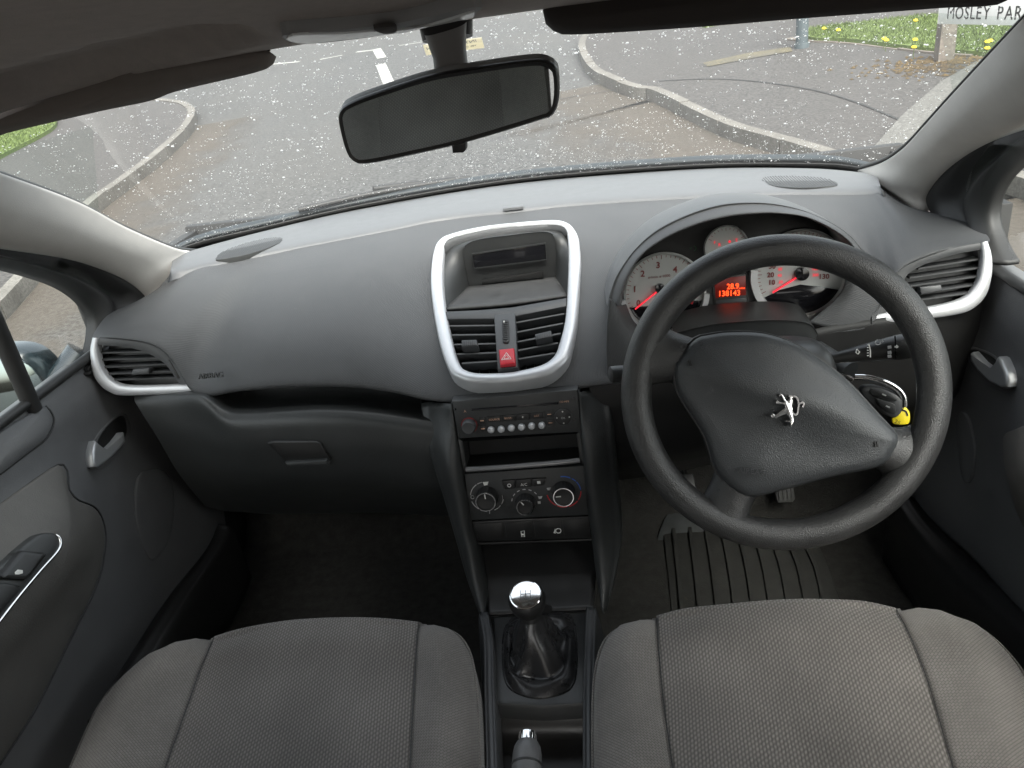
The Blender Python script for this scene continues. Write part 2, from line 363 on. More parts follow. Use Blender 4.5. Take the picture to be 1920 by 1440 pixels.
SEATB = fabric('seat_weave', (.080, .074, .069), (.205, .192, .178), .0034, .0052, 'weave')
DOORF = mat('door_panel_vinyl', (.115, .116, .119), .5, bump=.2, scale=600, var=.08)
DOORI = mat('door_insert_vinyl', (.11, .105, .098), .55, bump=.3, scale=500, var=.12, vscale=18, wear=((.14, .135, .125), 20))
RED = mat('hazard_red', (.55, .02, .035), .35)
REDL = mat('dial_red', (.75, .03, .06), .5, emit=(1, .03, .05), es=.25)
DIAL = mat('dial_silver', (.5, .51, .5), .5, metal=.15)
DIALN = mat('dial_print', (.22, .05, .05), .6)
LCD = mat('lcd_red', (.08, .01, .01), .3, emit=(.35, .01, .0), es=.05)
LCDT = mat('lcd_digits', (.9, .1, .02), .4, emit=(1, .06, .01), es=.7)
WHITE = mat('white_print', (.75, .75, .72), .6)
PALEO = mat('orange_print', (.6, .36, .25), .6)
GREYP = mat('grey_print', (.5, .5, .5), .6)
BLUE = mat('blue_print', (.03, .12, .5), .5)
REDP = mat('red_print', (.6, .03, .04), .5)
YELLOW = mat('yellow_plastic', (.75, .60, .02), .4)
GREEN = mat('green_lamp', (.01, .10, .03), .4)
LENS = mat('lamp_lens', (.88, .9, .9), .22, spec=.8)
MIRROR = mat('mirror_glass', (.8, .82, .81), .02, metal=1)
MIRH = mat('mirror_housing', (.03, .03, .031), .4, bump=.05, scale=700)
MIRB = mat('mirror_back', (.34, .34, .34), .55, bump=.05, scale=700)
WGLASS = thin_glass('windscreen_glass', (.90, .93, .91), .8, dirt=.02)
SGLASS = thin_glass('side_glass', (.88, .92, .90), .8)
DROP = None
m = bpy.data.materials.new('water_drop'); m.use_nodes = True; n_ = m.node_tree.nodes; n_.remove(n_['Principled BSDF'])
t_ = n_.new('ShaderNodeBsdfTranslucent'); t_.inputs[0].default_value = (.85, .85, .85, 1)  # white body colour stands in for bright sky refracted by clear drops
d_ = n_.new('ShaderNodeBsdfDiffuse'); d_.inputs[0].default_value = (.95, .95, .95, 1)
x_ = n_.new('ShaderNodeMixShader'); x_.inputs[0].default_value = .25
m.node_tree.links.new(t_.outputs[0], x_.inputs[1]); m.node_tree.links.new(d_.outputs[0], x_.inputs[2]); m.node_tree.links.new(x_.outputs[0], n_['Material Output'].inputs[0]); DROP = m
ASPH = ground_mat('asphalt', (.022, .022, .022), (.082, .082, .080), (.06, .058, .054), 45, .5)
PAVE = ground_mat('pavement_tarmac', (.020, .0185, .018), (.072, .067, .063), (.046, .042, .039), 50, .8)
def grit():
    m = ground_mat('road_grit', (.062, .052, .040), (.13, .11, .088), (.10, .08, .06), 120, 1.0); t = m.node_tree; n = t.nodes; l = t.links
    tc = n.new('ShaderNodeTexCoord'); sx = n.new('ShaderNodeSeparateXYZ'); l.new(tc.outputs['UV'], sx.inputs[0])
    nz = n.new('ShaderNodeTexNoise'); nz.inputs['Scale'].default_value = 3.5; nz.inputs['Detail'].default_value = 6; l.new(tc.outputs['Object'], nz.inputs['Vector'])
    ad = n.new('ShaderNodeMath'); ad.operation = 'MULTIPLY_ADD'; ad.inputs[1].default_value = 1.1; l.new(nz.outputs['Fac'], ad.inputs[0]); l.new(sx.outputs['X'], ad.inputs[2])   # uv x: 0 at the kerb, 1 at the outer edge
    mr = n.new('ShaderNodeMapRange'); mr.inputs['From Min'].default_value = .85; mr.inputs['From Max'].default_value = 1.4; mr.inputs['To Min'].default_value = .5; mr.inputs['To Max'].default_value = 0; l.new(ad.outputs[0], mr.inputs['Value'])
    tr = n.new('ShaderNodeBsdfTransparent'); mx = n.new('ShaderNodeMixShader'); l.new(mr.outputs[0], mx.inputs[0]); l.new(tr.outputs[0], mx.inputs[1]); l.new(n['Principled BSDF'].outputs[0], mx.inputs[2]); l.new(mx.outputs[0], n['Material Output'].inputs[0])
    return m
TAN = grit()
KERB = ground_mat('kerb_concrete', (.10, .094, .083), (.17, .16, .145), (.055, .05, .043), 80, 3)
GRASS = ground_mat('grass_green', (.05, .08, .014), (.11, .155, .035), (.085, .12, .03), 60, 2)
PAINT = ground_mat('road_paint', (.30, .30, .28), (.42, .42, .40), (.2, .2, .19), 100, 3)
MOSS = ground_mat('moss', (.05, .034, .015), (.11, .07, .02), (.03, .022, .014), 60, 3)
STEELG = mat('grey_lamp_post', (.07, .09, .10), .5, var=.1)
SIGNW = mat('sign_enamel', (.78, .77, .74), .45, var=.06, vscale=12, wear=((.3, .25, .18), 8))
SIGNB = mat('sign_black', (.02, .02, .02), .5)
CONC = ground_mat('post_concrete', (.13, .11, .095), (.20, .175, .15), (.09, .08, .07), 60, 6)
# ================================================================== outside: street
SL = .09                                        # the street climbs ahead of the car
def gz(y): return SL*y if y > -4 else SL*-4
def G(a, b, h=0):
    q = ray(a, b); t = (SL*CAM.y+h-CAM.z)/(q.z-SL*q.y); p = CAM+q*t; return p
def sheet(name, pts, h, mat_, kind='structure', h0=None, parent=None, label=None):
    n = len(pts); vs = [V((p[0], p[1], SL*p[1]+h)) for p in pts]; fs = [tuple(range(n))]
    if h0 is not None:
        vs += [V((p[0], p[1], SL*p[1]+h0)) for p in pts]; fs += [(i, (i+1) % n, n+(i+1) % n, n+i) for i in range(n)]
    o = mk(name, vs, fs, mat_, parent, sharp=30)
    if kind: o['kind'] = kind
    return o
sheet('road', [(-45, -40), (45, -40), (45, 70), (-45, 70)], 0, ASPH)
KH = .09
def top(px): return [G(a, b, KH) for a, b in px]
kr = top([(1190, 20), (1130, 38), (1098, 58), (1085, 78), (1088, 100), (1108, 128), (1150, 150), (1190, 163), (1228, 171), (1350, 228), (1450, 258), (1560, 292), (1640, 322)])
kr += [V((2.02, 3.0, 0)), V((2.0, 1.6, 0)), V((2.0, 0, 0)), V((2.0, -3, 0))]
kl = top([(120, 172), (200, 178), (275, 183), (325, 187), (352, 193), (366, 207), (352, 236), (300, 284), (240, 330), (160, 392)])
kl += [V((-2.75, 2.6, 0)), V((-2.6, 1.4, 0)), V((-2.55, 0, 0)), V((-2.55, -3, 0))]
def xy(l): return [V((p.x, p.y, 0)) for p in l]
kr = spl(xy(kr), 160); kl = spl(xy(kl), 160)
def offset(l, d):
    o = []
    for i, p in enumerate(l):
        t = (l[min(i+1, len(l)-1)]-l[max(i-1, 0)]).normalized(); o.append(p+V((-t.y, t.x, 0))*d)
    return o
def kerb(name, line, side, mat_):
    k = bpy.data.objects.new(name, None); sc.collection.objects.link(k); LOC[k.name] = V((0, 0, 0)); k['kind'] = 'structure'
    inner = offset(line, side*.075); d = 0; s0 = 0; i0 = 0
    for i in range(1, len(line)):
        d += (line[i]-line[i-1]).length
        curv = (line[min(i+2, len(line)-1)]-line[i]).angle(line[i]-line[max(i-2, 0)], 0) if 2 < i < len(line)-3 else 0
        if d > (.62 if curv < .06 else .4) or i == len(line)-1:
            a, b = i0, i; seg = list(range(a, b+1)); vs = []; fs = []; e = .006; jit = random.uniform(-.006, .006)
            if len(seg) >= 2:
                L = [line[j].copy() for j in seg]; I = [inner[j].copy() for j in seg]
                t = (L[-1]-L[0]).normalized(); L[0] += t*e; I[0] += t*e; L[-1] -= t*e; I[-1] -= t*e
                m_ = len(seg)
                sec = [(0, -.08), (.0, KH-.02), (.02, KH+.004), (1, KH+.004), (1, -.08)]
                for q, (f_, h) in enumerate(sec):
                    for j in range(m_):
                        p = L[j].lerp(I[j], f_); vs.append(V((p.x, p.y, SL*p.y+h+(jit if h > 0 else 0))))
                for q in range(4):
                    for j in range(m_-1): fs.append((q*m_+j, q*m_+j+1, (q+1)*m_+j+1, (q+1)*m_+j))
                fs.append(tuple(q*m_ for q in range(5))); fs.append(tuple(q*m_+m_-1 for q in range(5)))
                mk('kerbstone', vs, fs, mat_, k, sharp=30)
            i0 = i; d = 0
    return k
kerb('kerb', kr, 1, KERB); kerb('kerb', kl, -1, KERB)
ir, il = offset(kr, .07), offset(kl, -.07)
sheet('pavement', [(p.x, p.y) for p in ir]+[(14, -3), (14, 24)], KH-.004, PAVE)
sheet('pavement', [(p.x, p.y) for p in il]+[(-14, -3), (-14, 24)], KH-.004, PAVE)
# gritty tan channel along the kerbs
def strip(name, line, d0, d1, h, mat_, i0, i1):
    A, B = offset(line, d0), offset(line, d1); pts = A[i0:i1]+B[i0:i1][::-1]
    n = i1-i0; vs = [V((p.x, p.y, SL*p.y+h)) for p in A[i0:i1]+B[i0:i1]]
    o = mk(name, vs, [(i, i+1, n+i+1, n+i) for i in range(n-1)], mat_, None, uv=[(0, 0)]*n+[(1, 0)]*n); o['kind'] = 'structure'; return o
strip('road_gutter', kr, -.006, -1.3, .004, TAN, 45, 160)
strip('road_gutter', kl, .006, .8, .004, TAN, 50, 160)
def mark(px, wd):
    pts = [G(a, b) for a, b in px]; L = spl(xy(pts), 8) if len(pts) > 2 else resample(xy(pts), 4, False); A, B = offset(L, wd/2), offset(L, -wd/2); n = len(L)
    vs = [V((p.x, p.y, SL*p.y+.004)) for p in A+B]
    o = mk('road_marking', vs, [(i, i+1, n+i+1, n+i) for i in range(n-1)], PAINT, None); o['kind'] = 'structure'
mark([(500, 122), (562, 116)], .07); mark([(600, 112), (642, 104)], .07); mark([(668, 98), (704, 94)], .09); mark([(706, 92), (716, 109)], .12); mark([(714, 121), (731, 161)], .12); mark([(748, 86), (800, 78)], .05)
# joints, patches and a concrete edging on the right pavement
def joint(px, wd, h, mt, name='road_joint'):
    L = spl(xy([G(a, b, h) for a, b in px]), 30); A, B = offset(L, wd/2), offset(L, -wd/2); n = len(L)
    o = mk(name, [V((p.x, p.y, SL*p.y+h+.002)) for p in A+B], [(i, i+1, n+i+1, n+i) for i in range(n-1)], mt, None); o['kind'] = 'structure'
TAR = ground_mat('bitumen', (.012, .012, .012), (.03, .03, .03), (.02, .02, .02), 60, 2)
joint([(1235, 152), (1330, 148), (1420, 153), (1520, 168), (1600, 190), (1690, 226)], .02, KH-.002, TAR, 'pavement_joint')
joint([(1050, 186), (1100, 178), (1150, 170), (1190, 166)], .015, .003, TAR)
sheet('pavement_edging', [(p.x, p.y) for p in (G(a, b, KH) for a, b in [(1628, 288), (1690, 218), (1765, 153), (1838, 112), (1868, 116), (1800, 178), (1722, 246), (1655, 312)])], KH+.004, ground_mat('edging_concrete', (.06, .058, .053), (.13, .127, .118), (.085, .082, .075), 60, 3), h0=KH-.03)
sheet('paint_trace', [(p.x, p.y) for p in (G(a, b, KH) for a, b in [(1318, 118), (1400, 100), (1482, 88), (1486, 96), (1405, 110), (1326, 125)])], KH+.001, ground_mat('worn_yellow_paint', (.055, .048, .03), (.13, .11, .06), (.05, .047, .04), 60, 4))
# grass, moss
def grass(px, name, label):
    pts = [G(a, b, KH) for a, b in px]; n = len(pts); c = sum(pts, V((0, 0, 0)))/n
    rr = spl(xy(pts), 48, True); vs = []; fs = []; rng = random.Random(3)
    for p in rr: vs.append(V((p.x, p.y, SL*p.y+KH+.03)))
    fs.append(tuple(range(48)))
    for p in rr: vs.append(V((p.x, p.y, SL*p.y+KH-.02)))
    fs += [(i, (i+1) % 48, 48+(i+1) % 48, 48+i) for i in range(48)]
    from mathutils.geometry import tessellate_polygon
    tri = tessellate_polygon([rr]); A = [abs((rr[b]-rr[a]).cross(rr[c2]-rr[a]).z)/2 for a, b, c2 in tri]; tot = sum(A)
    for (a, b, c2), ar in zip(tri, A):
        for _ in range(int(14000*ar/tot)):
            u1, u2 = sorted((rng.random(), rng.random())); p = rr[a]*u1+rr[b]*(u2-u1)+rr[c2]*(1-u2)
            h = rng.uniform(.012, .04); an = rng.random()*6.28; wd = rng.uniform(.003, .006); lean = V((rng.uniform(-.03, .03), rng.uniform(-.03, .03), 0))
            b0 = V((p.x, p.y, SL*p.y+KH+.025)); d = V((math.cos(an), math.sin(an), 0))*wd; i = len(vs)
            vs += [b0-d, b0+d, b0+lean+V((0, 0, h))]; fs.append((i, i+1, i+2))
    o = mk(name, vs, fs, GRASS, None, recalc=False); return tag(o, label, 'grass', kind='stuff'), rr
gR, rrR = grass([(1512, 60), (1516, 76), (1587, 79), (1654, 87), (1732, 97), (1837, 105), (1980, 112), (2060, 60), (1960, 20), (1745, 34), (1628, 46)], 'grass', 'bright green grass verge under the street name sign')
grass([(-90, 262), (-60, 205), (20, 214), (98, 219), (107, 228), (96, 247), (0, 298), (-60, 330)], 'grass', 'small patch of green grass at the far left beyond the kerb')
grass([(1318, 43), (1345, 34), (1440, 22), (1500, 16), (1500, 26), (1440, 33), (1350, 46), (1320, 52)], 'grass', 'thin strip of grass beyond the pavement left of the lamp post')
YEL = mat('dandelion_yellow', (.75, .55, .01), .7)
DL = ['leftmost yellow dandelion in the verge beside the lamp post', 'second dandelion along the verge from the lamp post', 'dandelion highest up the verge left of the sign post', 'left one of two touching dandelions midway along the verge', 'right one of two touching dandelions midway along the verge', 'upper of two dandelions at the verge edge left of the sign post', 'lower of two dandelions at the verge edge left of the sign post', 'middle dandelion of three close together right of the sign post', 'lowest dandelion of three close together right of the sign post', 'rightmost dandelion of three close together right of the sign post']
for k, (a, b) in enumerate([(1545, 53), (1572, 56), (1717, 38), (1658, 72), (1662, 75), (1716, 74), (1714, 88), (1851, 78), (1851, 90), (1857, 76)]):
    p = G(a, b, KH+.09); pl = Pl(p, (0, -.35, 1)); t = thing('dandelion', (p.x, p.y, p.z-.07), DL[k], 'flower', 'dandelions in the verge')
    pl.lathe('flower_head', 0, 0, [(.004, -.012), (.012, -.008), (.017, 0), (.013, .006), (.004, .009)], YEL, t, seg=12, c=V((0, 0)), fn=lambda i, h: 1+.15*(i % 2))
    tube('stem', [p-V((0, 0, .08)), p-V((0, 0, .008))], .002, GRASS, t, seg=6)
edge = [G(a, b, KH) for a, b in [(1470, 74), (1516, 78), (1587, 81), (1654, 89), (1732, 99), (1837, 108), (1960, 118)]]
eo = kerb('verge_edging', spl(xy(edge), 60), 1, CONC)
mo = [G(a, b, KH) for a, b in [(1690, 96), (1740, 102), (1830, 112), (1828, 122), (1790, 140), (1760, 138), (1720, 122)]]
vs = []; fs = []; rg_ = random.Random(5); mc_ = sum(mo, V((0, 0, 0)))/len(mo)
for _ in range(420):
    p = mc_+V((rg_.gauss(0, .22), rg_.gauss(0, .16), 0)); r = rg_.uniform(.006, .028); i = len(vs); z0 = SL*p.y+KH
    for q in range(7): th = q*2*math.pi/7; rr = r*rg_.uniform(.6, 1.2); vs.append(V((p.x+rr*math.cos(th), p.y+rr*math.sin(th), z0-.003)))
    vs.append(V((p.x, p.y, z0+r*.45)))
    for q in range(7): fs.append((i+q, i+(q+1) % 7, i+7))
o = mk('moss', vs, fs, MOSS, None); tag(o, 'brown and yellow moss at the foot of the street sign post', 'moss', kind='stuff')
# street name sign
pb = G(1769, 112, KH); SY = pb.y
sg = thing('street_sign', pb, 'white street name sign with black capitals on a concrete post', 'street sign')
pp = Pl((pb.x, SY-.035, pb.z), (0, -1, 0)); sp = Pl((pb.x, SY-.05, pb.z), (0, -1, 0))
a, b = P(1754, 100, y=SY), P(1787, 100, y=SY)
for dx in (0, .95):
    c = (a.x+b.x)/2+dx; hw = (b.x-a.x)/2*.85
    vs = []; 
    zt = P(1775, 10, y=SY).z
    for z, s in ((pb.z-.1, 1.08), (zt-.05, 1), (zt, .8)):
        vs += [V((c+sx*hw*s, SY+sy*hw*s*.8, z)) for sx, sy in ((-1, -1), (1, -1), (1, 1), (-1, 1))]
    fs = [(q*4+i, q*4+(i+1) % 4, q*4+4+(i+1) % 4, q*4+4+i) for q in range(2) for i in range(4)]+[(8, 9, 10, 11)]
    mk('post', vs, fs, CONC, sg, sharp=30)
q0 = P(1757, 45, y=SY-.05); q1 = P(1899, 48, z=q0.z); rt_ = (q1-q0); sp = Pl(q0, V((0, 0, 1)).cross(rt_)*-1, rt_)
if sp.n.y > 0: sp = Pl(q0, -sp.n, rt_)
u0 = V((0, 0)); ht = sp.uv(1762, 3).y; wd = rt_.length*1.25
pla = sp.plate('plate', None, -.02, .0, SIGNW, sg, .003, uvs=[u0, u0+V((wd, 0)), u0+V((wd, ht)), u0+V((0, ht))])
xa, xb = sp.uv(1777, 26).x, sp.uv(1916, 30).x
cur = 0; LT = []
for ch in 'MOSLEY PAR':
    if ch == ' ': cur += ht*.38; continue
    o = sp.text('letter', ch, 0, 0, ht*.78, .001, SIGNB, pla, c=(0, ht*.47), ext=.0008, bold=(-.0008 if ch == 'M' else .0004))
    ex_ = [(v.co+LOC[pla.name]-sp.p0).dot(sp.r) for v in o.data.vertices]; LT.append((o, ex_, cur, min(ex_))); cur += max(ex_)-min(ex_)+ht*.11
for o, ex_, c0_, m0 in LT:
    for v, e in zip(o.data.vertices, ex_): v.co += sp.r*(xa+(c0_+e-m0)*(xb-xa)/(cur-ht*.11)-e)
# lamp post
lb = G(1503, 88, KH); lp = thing('lamp_post', lb, 'slim blue grey lamp post standing on the pavement right of the road', 'lamp post')
wdt = (P(1514, 60, y=lb.y)-P(1491, 60, y=lb.y)).length/2
tube('shaft', [lb-V((0, 0, .1)), lb+V((0, 0, 1.6)), lb+V((0, 0, 5))], [wdt, wdt*.97, wdt*.6], STEELG, lp, seg=16)
tube('base_collar', [lb-V((0, 0, .02)), lb+V((0, 0, .03))], [wdt*1.25, wdt*1.2], STEELG, lp, seg=16)
# ================================================================== car shell
# windscreen surface
WB = [V((-.75, .74, .945)), P(345, 470, z=.975), P(500, 430, z=.98), P(700, 385, z=.985), P(967, 341, z=.985), P(1286, 315, z=.985), P(1495, 312, z=.98), P(1613, 321, z=.975), V((.75, .74, .945))]
WT = [V((-.68, .20, 1.315)), V((-.60, .25, 1.335)), V((-.52, .28, 1.345)), V((-.36, .30, 1.355)), V((-.18, .345, 1.36)), V((0, .36, 1.362)), V((.18, .345, 1.36)), V((.36, .30, 1.355)), V((.52, .28, 1.345)), V((.60, .25, 1.335)), V((.68, .20, 1.315))]
wsb, wst = spl(WB, 61), spl(WT, 61)
def ws(i, t, h=0):
    a, b = wsb[i], wst[i]; p = a.lerp(b, t); p = p+V((0, .012, .03))*math.sin(math.pi*t); return p+V((0, .45, .89))*h
wsr = [[ws(i, j/24) for i in range(61)] for j in range(25)]
WS = thing('windscreen', (0, 1.0, .98), 'raked windscreen speckled all over with white water drops', 'windscreen')
vs, fs, uv = grid(wsr); mk('pane', vs, fs, WGLASS, WS, uv=uv, sharp=180)
# drops outside
rng = random.Random(41); vs = []; fs = []
def wsf(u, t, h):
    x = u*60; i = min(int(x), 59); return ws(i, t, h).lerp(ws(i+1, t, h), x-i)
cnt = 0
while cnt < 13000:
    u, t = rng.random(), rng.random()**1.15
    dens = .45+.65*noise.noise(V((u*7, t*5, 1.3)))+.25*noise.noise(V((u*22, t*16, 5)))
    if rng.random() > dens+.25: continue
    k = rng.choice((1, 1, 2, 3, 4)); 
    for _ in range(k):
        uu, tt = u+rng.gauss(0, .003), t+rng.gauss(0, .004)
        if not (0 < uu < 1 and .0 < tt < 1): continue
        c = wsf(uu, tt, .0035); r = min(.0024, .00047*math.exp(rng.gauss(0, .5))); el = rng.uniform(1, 1.5); an = rng.gauss(.2, .6)
        ex = (V((1, 0, 0))*math.cos(an)+V((0, -.89, .45))*math.sin(an))*r*el; ey = (V((-1, 0, 0))*math.sin(an)+V((0, -.89, .45))*math.cos(an))*r
        i = len(vs)
        up_ = V((0, .45, .89))
        for q in range(6): th = 2*math.pi*q/6; vs.append(c+ex*math.cos(th)+ey*math.sin(th))
        for q in range(6): th = 2*math.pi*q/6; vs.append(c+(ex*math.cos(th)+ey*math.sin(th))*.8+up_*r*.7)
        vs.append(c+up_*r*1.05)
        for q in range(6): k2 = (q+1) % 6; fs.append((i+q, i+k2, i+6+k2, i+6+q)); fs.append((i+6+q, i+6+k2, i+12))
        cnt += 1
o = mk('water_drops', vs, fs, DROP, WS, recalc=False, sharp=180); o['kind'] = 'stuff'
# black printed band along the bottom and side edges
def band(name, pts, t0, t1):
    A = [[wsf(u, t, -.003) for u in [i/60 for i in range(61)]] for t in (t0, t1)]
    vs, fs, uv = grid(A); return mk(name, vs, fs, RUBBER, WS, solid=.003)
band('bottom_band', None, -.015, .03)
for u0, u1 in ((0, .012), (.988, 1)):
    A = [[wsf(lerp(u0, u1, i/2), j/24, -.003) for i in range(3)] for j in range(25)]
    vs, fs, uv = grid(A); mk('side_band', vs, fs, RUBBER, WS, solid=.003)
# parking sticker seen from behind, lettering reversed
spl_c = wsf(.5, .8, 0)
def on_ws(a, b):
    q = ray(a, b); best = None
    for i in range(300):
        p = CAM+q*(.6+i*.006)
        # signed height above the glass
        fr = min(59, max(0, min(range(60), key=lambda k: abs(wsb[k].lerp(wst[k], .5).x-p.x)))); A, B = wsb[fr], wst[fr]
        n = (B-A).cross(V((1, 0, 0))).normalized()
        if (p-A-V((0, .008, .02))).dot(n)*(1 if n.z > 0 else -1) > 0: return p
    return p
pc = on_ws(848, 86); nn = V((0, -.45, -.89)); stp = Pl(pc, nn, (1, 0, 0))
STK = bpy.data.materials.new('sticker_cream'); STK.use_nodes = True; _n = STK.node_tree.nodes; _t = _n.new('ShaderNodeBsdfTranslucent'); _t.inputs[0].default_value = (.72, .68, .56, 1); _m = _n.new('ShaderNodeMixShader'); _m.inputs[0].default_value = .7; _n['Principled BSDF'].inputs['Base Color'].default_value = (.66, .62, .5, 1); STK.node_tree.links.new(_n['Principled BSDF'].outputs[0], _m.inputs[1]); STK.node_tree.links.new(_t.outputs[0], _m.inputs[2]); STK.node_tree.links.new(_m.outputs[0], _n['Material Output'].inputs[0]); STKT = mat('sticker_ink', (.16, .16, .22), .6)
st = thing('windscreen_sticker', pc, 'cream paper sticker with reversed lettering behind the mirror stem', 'sticker')
stp.plate('paper', [(793, 83), (903, 69), (908, 88), (799, 102)], .0006, .0015, STK, st, .0002)
stp.text('lettering', 'INT', 882, 76, .011, .0017, STKT, st, sx=-1, rot=.10); stp.text('lettering', 'IN', 806, 88, .011, .0017, STKT, st, sx=-1, rot=.10); stp.text('lettering', 'VEL OIL', 880, 85, .006, .0017, STKT, st, sx=-1, rot=.1)
for c_ in st.children:
    if c_.name.startswith('lettering'): c_['kind'] = 'stuff'
# wiper cowl outside
COWL = mat('cowl_plastic', (.02, .026, .03), .6, var=.3, vscale=25)
cr0 = [p+V((0, .015, .012)) for p in WB]; cr1_ = [p+V((0, .05, .014)) for p in WB]
cr2 = [p+V((0, .10, -.01)) for p in WB]
o = patch('wiper_cowl', [cr0, cr1_, cr2], 50, 8, COWL, None, solid=.006); tag(o, 'dark slate plastic wiper cowl along the outside foot of the windscreen', 'cowl')
wp = thing('wiper', (-.3, 1.06, 1.0), 'thin black wiper blade lying along the foot of the windscreen', 'wiper')
for px in ([(560, 412), (700, 381), (850, 355)], ):
    pts = [on_ws(a, b-6)+V((0, .008, .012)) for a, b in px]; tube('blade', pts, .006, RUBBER, wp, n=16, seg=8); tube('arm', [pts[1]+V((0, .01, .008)), pts[2]+V((.03, .05, -.01))], .007, RUBBER, wp, seg=8)
# headliner: roof lining with a pocket behind each visor
def headz(x, y): return 1.405-.055*sstep(-.1, .40, y)*(1+.25*(abs(x)/.6)**2)-.035*(abs(x)/.62)**4-.012
hrows = []
for j in range(60):
    t = j/59; y = lerp(-1.3, .0, t*2) if t < .5 else None
    row = []
    for i in range(81):
        x = lerp(-.66, .66, i/80); yf = .362-.075*(x/.62)**2
        yy = lerp(-1.3, yf, (t**.6)); z = headz(x, yy)
        d = 0
        for c in (-1, 1):
            ex = (x*c-.40)/.23; ey = (yy-(.235-.05*abs(ex)))/.085; r_ = math.sqrt(ex**4+ey**4)**.5 if (ex or ey) else 0
            d = max(d, 1-sstep(.82, 1.02, r_))
        row.append(V((x, yy, z+.03*d)))
    hrows.append(row)
hl = [r for r in hrows]; hl.append([p+V((0, .006, .02)) for p in hrows[-1]])
vs, fs, uv = grid(hl); o = mk('headliner', vs, fs, HEAD, None, uv=uv, sharp=60, solid=.01); o['kind'] = 'structure'
for name, px, mt, lab, ys in (('left', [(-70, 262), (0, 242), (167, 203), (267, 182), (320, 163), (467, 128), (500, 113), (508, 98), (483, 86), (400, 84), (267, 99), (100, 125), (-70, 150)], VISOR, 'brown grey sun visor folded up on the passenger side', .325),
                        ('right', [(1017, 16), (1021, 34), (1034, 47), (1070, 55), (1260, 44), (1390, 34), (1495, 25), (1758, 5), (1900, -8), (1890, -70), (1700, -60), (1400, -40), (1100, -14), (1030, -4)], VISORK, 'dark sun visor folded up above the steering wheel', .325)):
    pl = Pl((0, ys, 1.3), (0, -1, .42)); c = pl.at(*px[2])
    t = thing('sun_visor', c, lab, 'sun visor')
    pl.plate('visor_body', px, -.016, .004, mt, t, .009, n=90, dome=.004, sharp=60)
    e = pl.at(*px[7 if name == 'left' else 1], h=-.006)
    tube('pivot_rod', [pl.at(px[6][0] if name == 'left' else 1040, px[6][1]-10 if name == 'left' else 20, h=-.006), e+V((.0, .02, .03))], .004, MIRH, t, seg=8)
# overhead lamp
dl = thing('courtesy_lamp', (0, .3, 1.36), 'long courtesy lamp with two pale lenses above the mirror', 'lamp')
dp = Pl((0, .30, 1.335), (0, -.62, -.78)); dp = Pl((0, .3, 1.325), (0, -.12, -1), (1, 0, 0))
dp.plate('lamp_base', [(530, 66), (560, 62), (735, 44), (890, 12), (893, 24), (870, 36), (740, 62), (600, 80), (545, 78)], -.012, .0005, MIRB, dl, .0005, n=60)
for px in ([(538, 67), (560, 61), (640, 59), (712, 54), (735, 58), (700, 64), (580, 77), (545, 74)], [(742, 54), (800, 44), (880, 20), (888, 20), (886, 29), (860, 34), (800, 47), (750, 59)]):
    dp.plate('lens', px, .0, .0022, LENS, dl, .0006, n=40, dome=.0008)
dp.plate('switch', [(700, 46), (738, 42), (741, 53), (716, 56)], .0, .004, VISORK, dl, .001, n=20)
# rear view mirror
mc = P(842, 208, y=.30); mn = V((-.10, -.97, -.20)).normalized()
# aim the mirror at the passenger backrest
back = V((-.288, -.42, .96)); a_ = (CAM-mc).normalized(); b_ = (back-mc).normalized(); mn = (a_+b_).normalized()
ax = (P(1040, 150, y=.29)-P(645, 255, y=.31)).normalized(); mp_ = Pl(mc, mn, ax)
mv = thing('rear_view_mirror', mc, 'tilted black rear view mirror hanging on a grey stem from the windscreen', 'mirror')
mout = [(637, 207), (650, 195), (690, 178), (800, 143), (900, 125), (1000, 112), (1030, 117), (1046, 133), (1048, 183), (1037, 215), (1010, 226), (873, 267), (780, 289), (687, 307), (660, 300), (647, 277), (635, 228)]
o0 = [mp_.uv(*p) for p in mout]; c0 = sum(o0, V((0, 0)))/len(o0)
ro = [V((p.x, p.y)) for p in spl([(p.x, p.y, 0) for p in o0], 90, True)]
r1 = inset(ro, .002); r2 = inset(ro, .0062)
rows = [[mp_.w(p, .002) for p in r2], [mp_.w(p, .0035) for p in r1], [mp_.w(p, .0) for p in ro], [mp_.w(p, -.006) for p in ro]]
body = mk('housing', *grid(rows, True)[:2], MIRH, mv, sharp=60)
back_rows = [[mp_.w(p, -.006) for p in ro], [mp_.w(p+V((0, .0035)), -.014) for p in ro], [mp_.w(c0+(p-c0)*.93+V((0, .004)), -.028) for p in ro], [mp_.w(c0+(p-c0)*.7, -.038) for p in ro], [mp_.w(c0+(p-c0)*.2, -.042) for p in ro]]
v2, f2, _ = grid(back_rows, True); f2.append(tuple(range(4*90, 5*90))); mk('back_shell', v2, f2, MIRB, mv, sharp=60)
mk('reflector', [mp_.w(p, .0022) for p in inset(ro, .0058)], [tuple(range(90))], MIRROR, mv)
mp_.plate('dip_tab', [(846, 268), (873, 262), (873, 282), (868, 287), (848, 288)], -.012, .0, MIRH, mv, .002)
s0, s1, s2 = P(835, 52, y=.35), P(843, 100, y=.335), P(848, 150, y=.315)
sr = [(s0, .031, .018), (P(838, 70, y=.345), .028, .018), (s1, .024, .016), (s2, .024, .014)]
rows = []
for p, wx, wy in sr: rows.append([p+ax*(wx*.85*(abs(math.cos(t))**.6)*(1 if math.cos(t) > 0 else -1))+V((0, 1, .2))*(wy*math.sin(t)) for t in (2*math.pi*i/24 for i in range(24))])
v2, f2, _ = grid([r for r in rows], True); mk('stem', v2, f2, MIRB, mv, sharp=50)
